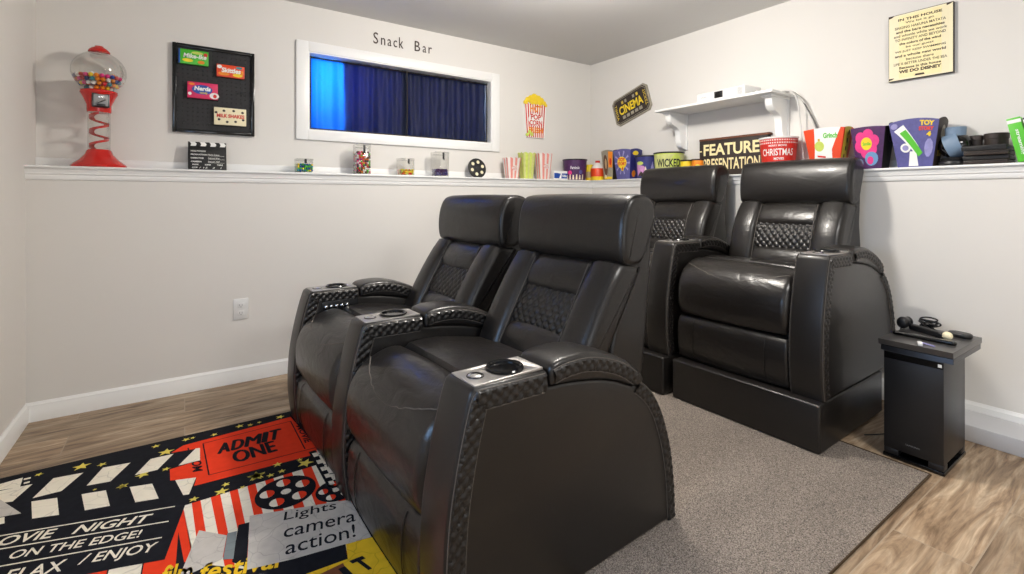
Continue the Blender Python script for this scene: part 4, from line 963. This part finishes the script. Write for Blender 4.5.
# feature presentation sign
fe = empty('feature_sign', (3.298, 2.240, LZ+.0005), 'black wooden block sign reading FEATURE PRESENTATION in cream letters', 'sign', rz=0)
W = .525; H = .272
b = MB(); b.box(0, .045, -W, 0, 0, H, 'sign_black', .002); b.build('sign_block', fe)
b = MB(); b.box(-.003, .048, -W-.012, .001, H, H+.016, 'rust_wood', .003); b.build('wooden_top', fe)['label'] = 'reddish brown weathered wood strip'
b = MB(); f = lambda x, z: (-.0008, -x, z)
b.text('FEATURE', f, .036, .156, .470, .244, 'sign_cream', .03); b.text('PRESENTATION', f, .031, .048, .474, .134, 'sign_cream', .02)
for x0, x1, z0, z1 in ((0, .022, .188, .198), (.0, .018, .09, .10), (.492, .522, .188, .198)): b.poly([f(x0, z0), f(x1, z0), f(x1, z1), f(x0, z1)], 'sign_cream')
b.build('lettering', fe, smooth=False)
# christmas bucket
def dx(b, w, h, r):
    pg(b, w(.0008), [(-.17, .02), (.17, .02), (.17, h-.014), (-.17, h-.014)], 'red', 18)
    for row, z in ((0, h-.026), (0, h-.044), (0, .026)):
        for k in range(24):
            x = -.165+k*.0142; pg(b, w(.0016), [(x, z), (x+.007, z), (x+.007, z+.009), (x, z+.009)], 'white', 1)
    b.text('CHRISTMAS', w(.002), -.112, .110, .098, .155, 'white', .015); b.text('MERRY MOVIE', w(.002), -.06, .168, .050, .180, 'white', .02); b.text('MOVIES', w(.002), -.03, .082, .035, .098, 'white', .03)
round_bucket(3.230, 1.608, .112, .090, .232, 'red', 'white', 'popcorn_bucket', 'round red and white bucket reading CHRISTMAS beside the FEATURE PRESENTATION sign', dx, fac=0)
def fr3(b, F):
    pg(b, F(.0008), [(.12, .0), (.80, .0), (.74, .5), (.92, 1.0), (.28, 1.0), (.24, .5)], 'white', 10)
    pg(b, F(.0014), ell(.38, .58, .14, .12, 14), 'lime', 5); pg(b, F(.0020), [(.35, .70), (.41, .70), (.41, .76), (.35, .76)], 'gold', 3)
    for k in range(4): pg(b, F(.0014), [(.30, .06+.09*k), (.56, .03+.09*k), (.56, .07+.09*k), (.30, .10+.09*k)], 'red' if k % 2 else 'lime', 3)
    b.text('Grinch', F(.0016), .50, .76, .86, .88, 'green', .04); pg(b, F(.0015), [(.82, .0), (.98, .0), (.98, .5), (.75, .4)], 'orange_red', 4)
def sd3(b, F):
    pg(b, F(.001), [(.0, .0), (.55, .0), (.62, 1), (.08, 1)], 'gold', 4)
    for k in range(5): pg(b, F(.0016), ell(.2+.06*k, .15+.18*k, .06, .06, 8), 'dark_brown', 2)
square_bucket(3.225, 1.310, .222, .135, .250, .66, 'orange_red', 'orange_red', 'popcorn_bucket', 'square red and white bucket with a lime green ornament, right of the CHRISTMAS bucket', fr3, sd3, inner='cream', curve=.008)
def fr4(b, F):
    for k in range(6): an = k*PI/3+.3; pg(b, F(.001+.0002*(k % 2)), ell(.46+.24*math.cos(an), .60+.20*math.sin(an), .17, .15, 14), 'pink', 5)
    pg(b, F(.002), ell(.46, .60, .18, .15, 16), 'yellow', 6); b.text('Smile', F(.0028), .34, .56, .60, .64, 'green', .03); pg(b, F(.0014), ell(.62, .24, .24, .17, 16), 'sky_blue', 6); pg(b, F(.002), ell(.58, .20, .12, .10, 10), 'pink', 4); pg(b, F(.0015), ell(.2, .15, .12, .10, 10), 'steel_blue', 4)
def sd4(b, F): pg(b, F(.001), ell(.5, .75, .22, .12, 14), 'purple', 4); pg(b, F(.0016), ell(.5, .75, .18, .10, 14), 'black', 4)
square_bucket(3.235, 1.086, .166, .150, .232, .70, 'purple', 'black', 'popcorn_bucket', 'dark purple square bucket with a big pink flower', fr4, sd4, curve=.006)
def fr5(b, F):
    # plain sweeping bands of white and green
    pg(b, F(.0010), [(.08, .80), (.30, .90), (.62, .44), (.52, .30)], 'white', 8); pg(b, F(.0014), [(.20, .74), (.34, .80), (.72, .30), (.62, .22)], 'green', 8)
    pg(b, F(.0010), [(.34, .02), (.62, .02), (.56, .34), (.40, .34)], 'white', 5); pg(b, F(.0018), ell(.30, .42, .13, .10, 14), 'white', 5); pg(b, F(.0022), ell(.30, .42, .08, .06, 12), 'lilac', 4)
    b.text('TOY', F(.0016), .64, .86, .92, .96, 'yellow', .05); b.text('STORY', F(.0016), .62, .76, .92, .84, 'orange_red', .05); b.text('4', F(.0016), .78, .64, .88, .74, 'yellow', .06)
    pg(b, F(.0006), ell(.1, .9, .08, .06, 8), 'lilac', 2); pg(b, F(.0006), ell(.85, .4, .10, .2, 10), 'lilac', 3)
def sd5(b, F): b.text('TOY', F(.0014), .22, .36, .66, .50, 'gold', .03); b.text('STORY', F(.0014), .2, .22, .72, .34, 'gold', .03); pg(b, F(.001), ell(.5, .7, .22, .16, 12), 'grey_trim', 4)
square_bucket(3.235, .882, .212, .150, .240, .68, 'violet', 'dark_brown', 'popcorn_bucket', 'violet square bucket with white and green sweeping bands and Toy Story 4 lettering', fr5, sd5, curve=.016)
# round device
ee = empty('round_camera', (3.225, .729, LZ), 'round black device with a steel blue band on a black disc base', 'device')
b = MB(); b.lathe([(.0001, .001), (.060, .001), (.068, .010), (.066, .022), (.056, .028), (.058, .036), (.050, .044), (.0001, .045)], (0, 0, 0), 'black_plastic', 36); b.build('base', ee)
b = MB(); Mr = Matrix.Rotation(R(90), 3, 'Y'); Mr = Matrix.Rotation(R(38), 3, 'Z') @ Mr
b.lathe([(.0001, -.066), (.030, -.062), (.050, -.045), (.060, -.020), (.062, .0), (.060, .02), (.050, .045), (.030, .062), (.0001, .066)], (0, 0, .102), 'black_gloss', 36, Matrix.Rotation(R(90), 3, 'X')); b.build('ball', ee)
b = MB(); b.lathe([(.061, -.030), (.0645, -.030), (.0655, .0), (.0645, .030), (.061, .030)], (0, 0, .102), 'steel_blue', 36, Matrix.Rotation(R(70), 3, 'X')); b.build('band', ee)['label'] = 'steel blue band'
b = MB(); b.lathe([(.0001, 0), (.040, 0), (.042, .045), (.0001, .046)], (0, 0, .150), 'sky_blue' if False else 'steel_blue', 30); b.build('cap', ee)['label'] = 'steel blue cap'
# stack of black flat boxes with round tins
rr = random.Random(5)
z = LZ+.0005
for i, (w, h) in enumerate(((.155, .020), (.160, .022), (.155, .022), (.158, .026))):
    b = MB(); b.box(-.085, .085, -w/2, w/2, 0, h-.001, ('dark_brown', 'black', 'sign_black', 'black')[i], .004); b.box(-.087, .087, -w/2-.002, w/2+.002, h*.62, h*.74, 'black_plastic', .001)
    tag(b.build('flat_box', None, loc=(3.225+rr.uniform(-.006, .006), .606+rr.uniform(-.004, .004), z), rz=rr.uniform(-.04, .04)), ('bottom flat dark box of the stack on the right end of the ledge', 'second flat dark box from the bottom of the stack', 'third flat dark box from the bottom of the stack', 'top flat black box of the stack, under the two round tins')[i], 'box', 'flat black boxes in the stack'); z += h
for (yy, r, h, lb) in ((.662, .026, .058, 'smaller round dark tin at the left on top of the stacked black boxes'), (.588, .043, .062, 'larger round dark tin on top of the stacked black boxes, against the green box')):
    b = MB(); b.lathe([(.0001, 0), (r*.96, 0), (r, .004), (r, h*.55), (r*1.06, h*.58), (r*1.06, h*.95), (r*.98, h), (.0001, h)], (0, 0, 0), 'dark_brown', 30); tag(b.build('round_tin', None, loc=(3.262, yy, z)), lb, 'tin', 'round dark tins on the stack')
def lbox(y, mt, lab, name, wx, txt, tmt):
    b = MB(); b.box(0, .055, -wx, 0, 0, .205, mt, .002); f = lambda x, z: (-.0008, -x, z)
    b.poly([f(.0, .180), f(wx, .180), f(wx, .196), f(0, .196)], 'white'); 
    b.text(txt, lambda x, z: (-.0012, -wx*.35-.0-z, .17-x), .02, 0, .14, .016, tmt, .02)
    o = b.build(name, None, loc=(3.148, y, LZ+.0015)); o.rotation_euler.x = R(-11); return tag(o, lab, 'box')
lbox(.497, 'green', 'bright green slim box leaning on the stack at the right end of the ledge', 'green_box', .046, 'streaming', 'white')
lbox(.444, 'purple', 'dark purple box leaning against the green box at the photo edge', 'purple_box', .05, 'GAME', 'red')

# ------------------------------------------------------------------ right wall: signs and projector shelf
def wallB(c, rot, d=0):      # local x to the viewer's right (-y), local z up, turned by rot
    cr, sr = math.cos(rot), math.sin(rot)
    return lambda x, z: (XB-d, c[0]-(x*cr-z*sr), c[1]+(x*sr+z*cr))
# cinema ticket sign
cc = (2.962, 1.945); ro = R(17); w, h = .212, .128
b = MB(); n_ = .032; out = [(-w+n_, -h), (w-n_, -h), (w, -h+n_), (w, h-n_), (w-n_, h), (-w+n_, h), (-w, h-n_), (-w, -h+n_)]
b.prism(out, wallB(cc, ro, .001), wallB(cc, ro, .016), 'grey_trim')
k_ = .93; g = lambda d: wallB(cc, ro, .016+d)
b.poly([g(.0006)(x*k_, z*.90) for x, z in out], 'sign_black'); b.poly([g(.0012)(x*.90, z*.84) for x, z in out], 'grey_trim'); b.poly([g(.0018)(x*.885, z*.815) for x, z in out], 'sign_black')
b.text('CINEMA', g(.0024), -.142, -.042, .142, .040, 'yellow', .03)
b.text('ADMIT', lambda x, z: g(.0024)(-.165+z-.012, x), -.075, -.008, .075, .018, 'gold', .02); b.text('TICKET', lambda x, z: g(.0024)(.165-z+.012, -x), -.075, -.008, .075, .018, 'gold', .02)
for x in (-.085, -.045, .05, .092): b.poly([g(.0024)(x-.012, .055), g(.0024)(x+.012, .055), g(.0024)(x+.012, .083), g(.0024)(x-.012, .083)], 'gold' if abs(x) > .06 else 'grey_trim')
for k in range(5): x = -.10+k*.05; b.poly([g(.0024)(x-.018, -.086), g(.0024)(x+.018, -.086), g(.0024)(x+.018, -.056), g(.0024)(x-.018, -.056)], 'grey_trim')
tag(b.build('cinema_sign', smooth=False), 'tilted ticket shaped metal sign reading CINEMA in yellow on the right wall', 'sign')
# house rules sign
b = MB(); cy, cz, hw, hh = .900, 1.955, .140, .186
f = lambda d: (lambda x, z: (XB-d, cy-x, cz+z))
pts = [(-hw, -hh), (hw, -hh), (hw, hh), (-hw, hh)]
b.prism(pts, f(.001), f(.022), 'dark_brown'); b.poly([f(.0226)(x*.985, z*.985) for x, z in pts], 'cream'); b.poly([f(.0230)(x*.66, z*.94) for x, z in pts], 'sign_cream')
lines = [('IN THIS HOUSE', .95), ('We let it go', .62), ('SINGING HAKUNA MATATA', 1.1), ('and the bare necessities', 1.05), ('and whistle while we work', 1.15), ('TO INFINITY AND BEYOND', 1.1), ('the colors of the wind', .9), ('be our guest', .6), ('WE JUST KEEP SWIMMING', 1.1), ('and a whole new world', 1.1), ('because there', .6), ('LIFE IS BETTER UNDER THE SEA', 1.15), ('Because in this house', .9)]
for i, (t, ww) in enumerate(lines): zt_ = .160-i*.0225; b.text(t, f(.0236), -.10*ww, zt_-.014, .10*ww, zt_, 'ink_brown', .012 if i % 3 else .03)
b.text('WE DO DISNEY', f(.0236), -.092, -.148, .092, -.130, 'ink_brown', .05)
b.poly([f(.0236)(x, z-.172) for x, z in ((-.022, 0), (.022, 0), (.018, .010), (-.018, .010))], 'ink_brown')
for x, z in ((-hw, hh), (hw-.03, hh), (-hw, -hh+.02)): b.poly([f(.0234)(x+.002, z-.003), f(.0234)(x+.028, z-.003), f(.0234)(x+.016, z-.011), f(.0234)(x+.003, z-.014)], 'ink_brown')
tag(b.build('house_rules_sign', smooth=False), 'cream and yellow sign of brown text beginning IN THIS HOUSE on the right wall', 'sign')
# shelf
SY0, SY1, SX, SZ = 1.560, 2.475, 3.056, 1.797
sh = empty('wall_shelf', (XB, (SY0+SY1)/2, SZ), 'white wall shelf on two curved brackets carrying the projector', 'shelf')
def sc(mb, name): 
    o = mb.build(name); o.parent = sh; o.matrix_parent_inverse = Matrix.Translation(-sh.location); return o
b = MB(); b.box(SX, XB, SY0, SY1, SZ-.018, SZ, 'white_trim', .004); sc(b, 'shelf_board')
for y0 in (1.600, 2.385):
    b = MB()
    pr = [(0, 0), (.235, 0), (.235, -.018), (.215, -.020), (.213, -.055)]+crom([(.205, -.075), (.175, -.100), (.135, -.112), (.105, -.130), (.092, -.160), (.088, -.205), (.080, -.245), (.062, -.268), (.045, -.278)], 4)+[(.0, -.285)]
    b.prism(pr, lambda x, z: (XB-x, y0, SZ-.018+z), lambda x, z: (XB-x, y0+.048, SZ-.018+z), 'white_trim', .002)
    b.box(XB-.245, XB, y0-.010, y0+.058, SZ-.032, SZ-.0185, 'white_trim', .002); b.box(XB-.018, XB, y0-.008, y0+.056, SZ-.302, SZ-.032, 'white_trim', .002)
    sc(b, 'bracket')
pj = empty('projector', (3.115, 1.775, SZ+.0005), 'white projector with a square black lens window on the wall shelf', 'projector', rz=R(-4))
b = MB(); b.box(0, .20, 0, .385, .008, .078, 'white_plastic', .010, segs=4)
for k in range(7): b.box(-.0008, .001, .012, .052, .018+k*.007, .021+k*.007, 'grey_plastic')
b.text('EPSON', lambda x, z: (-.0006, .385-x, z), .045, .040, .085, .047, 'grey_plastic'); bd = b.build('housing', pj)
b = MB(); b.box(-.004, .02, .165, .232, .022, .068, 'black_plastic', .003); b.build('lens_window', pj)
b = MB(); b.lathe([(.021, 0), (.021, .003), (.016, .001), (.0001, .0045)], (-.0042, .198, .044), 'black_gloss', 24, Matrix.Rotation(R(-90), 3, 'Y')); b.build('lens', pj)
for x, y in ((.02, .10), (.02, .17), (.17, .04), (.17, .34)): b = MB(); b.lathe([(.009, 0), (.010, .009)], (x, y, 0), 'grey_plastic', 12); b.build('foot', pj)
b = MB(); b.lathe([(.006, .078), (.006, .088), (.0001, .089)], (.05, .075, 0), 'grey_plastic', 12); b.build('knob', pj)
def cord(pts, r, mt, lb):
    b = MB(); b.tube(crom(pts, 8), r, mt, 7); tag(b.build('cable'), lb, 'cable', 'projector cables')
cord([(3.25, 1.772, SZ+.05), (3.22, 1.70, SZ+.02), (3.21, 1.62, SZ+.008), (3.22, 1.54, SZ+.004), (3.25, 1.505, SZ-.05), (3.28, 1.495, SZ-.2), (3.30, 1.49, SZ-.38), (3.31, 1.48, LZ+.006)], .005, 'cord_white', 'white cable dropping from the projector shelf end straight down behind the CHRISTMAS bucket')
cord([(3.27, 1.772, SZ+.045), (3.27, 1.70, SZ+.02), (3.27, 1.60, SZ+.007), (3.275, 1.545, SZ+.004), (3.29, 1.50, SZ-.04), (3.315, 1.455, SZ-.14), (3.325, 1.40, SZ-.28), (3.328, 1.37, SZ-.40), (3.328, 1.36, LZ+.006)], .005, 'cord_grey', 'grey cable curving outward from the projector shelf to behind the red and white bucket')
cord([(3.29, 1.770, SZ+.055), (3.24, 1.68, SZ+.02), (3.24, 1.60, SZ+.007), (3.245, 1.545, SZ+.005), (3.27, 1.505, SZ-.03), (3.31, 1.47, SZ-.10), (3.330, 1.435, SZ-.22), (3.332, 1.40, SZ-.36), (3.332, 1.392, LZ+.006)], .004, 'cord_white', 'thin white cable beside the grey one from the projector shelf')

# ------------------------------------------------------------------ light
def area(name, loc, rot, size, power, colr=(1, 1, 1), shape='DISK', sy=None):
    l = bpy.data.lights.new(name, 'AREA'); l.shape = shape; l.size = size; l.energy = power; l.color = colr
    if sy: l.size_y = sy
    o = bpy.data.objects.new(name, l); col.objects.link(o); o.location = loc; o.rotation_euler = rot; return o
pl_ = bpy.data.lights.new('ceiling_lamp', 'POINT'); pl_.energy = 66; pl_.shadow_soft_size = .09; pl_.color = (1, .945, .875)
po = bpy.data.objects.new('ceiling_lamp', pl_); col.objects.link(po); po.location = (LX, LY, CE-.17)
area('ceiling_fill', (1.7, -.6, CE-.03), (0, 0, 0), .7, 30, (1, .97, .93))  # added fill light under the ceiling, out of view, with no fixture
area('cool_front_fill', (-.2, YF+.05, 1.3), (R(90), 0, 0), 1.2, 14, (.84, .92, 1), 'RECTANGLE', 1.9)  # cool fill added in front of the unseen front wall, which has no door
area('blue_glint_fill', (XL+.03, .75, 1.25), (0, R(-90), 0), .45, 9, (.32, .58, 1), 'RECTANGLE', .9)  # unseen blue light added for glints on the leather; no screen is built
l = area('window_daylight', (.80, YA+.50, 1.98), (R(-90), 0, 0), .34, 75, (.24, .80, 1))
l.rotation_euler = (R(-98), 0, R(4))
w = bpy.data.worlds.new('world'); bpy.context.scene.world = w; w.use_nodes = True
w.node_tree.nodes['Background'].inputs[0].default_value = (.50, .66, .92, 1); w.node_tree.nodes['Background'].inputs[1].default_value = 5
vs = bpy.context.scene.view_settings; bpy.context.scene.display_settings.display_device = 'sRGB'
vs.view_transform = 'Standard'; vs.look = 'None'; vs.gamma = 1; vs.use_curve_mapping = False; vs.exposure = .46
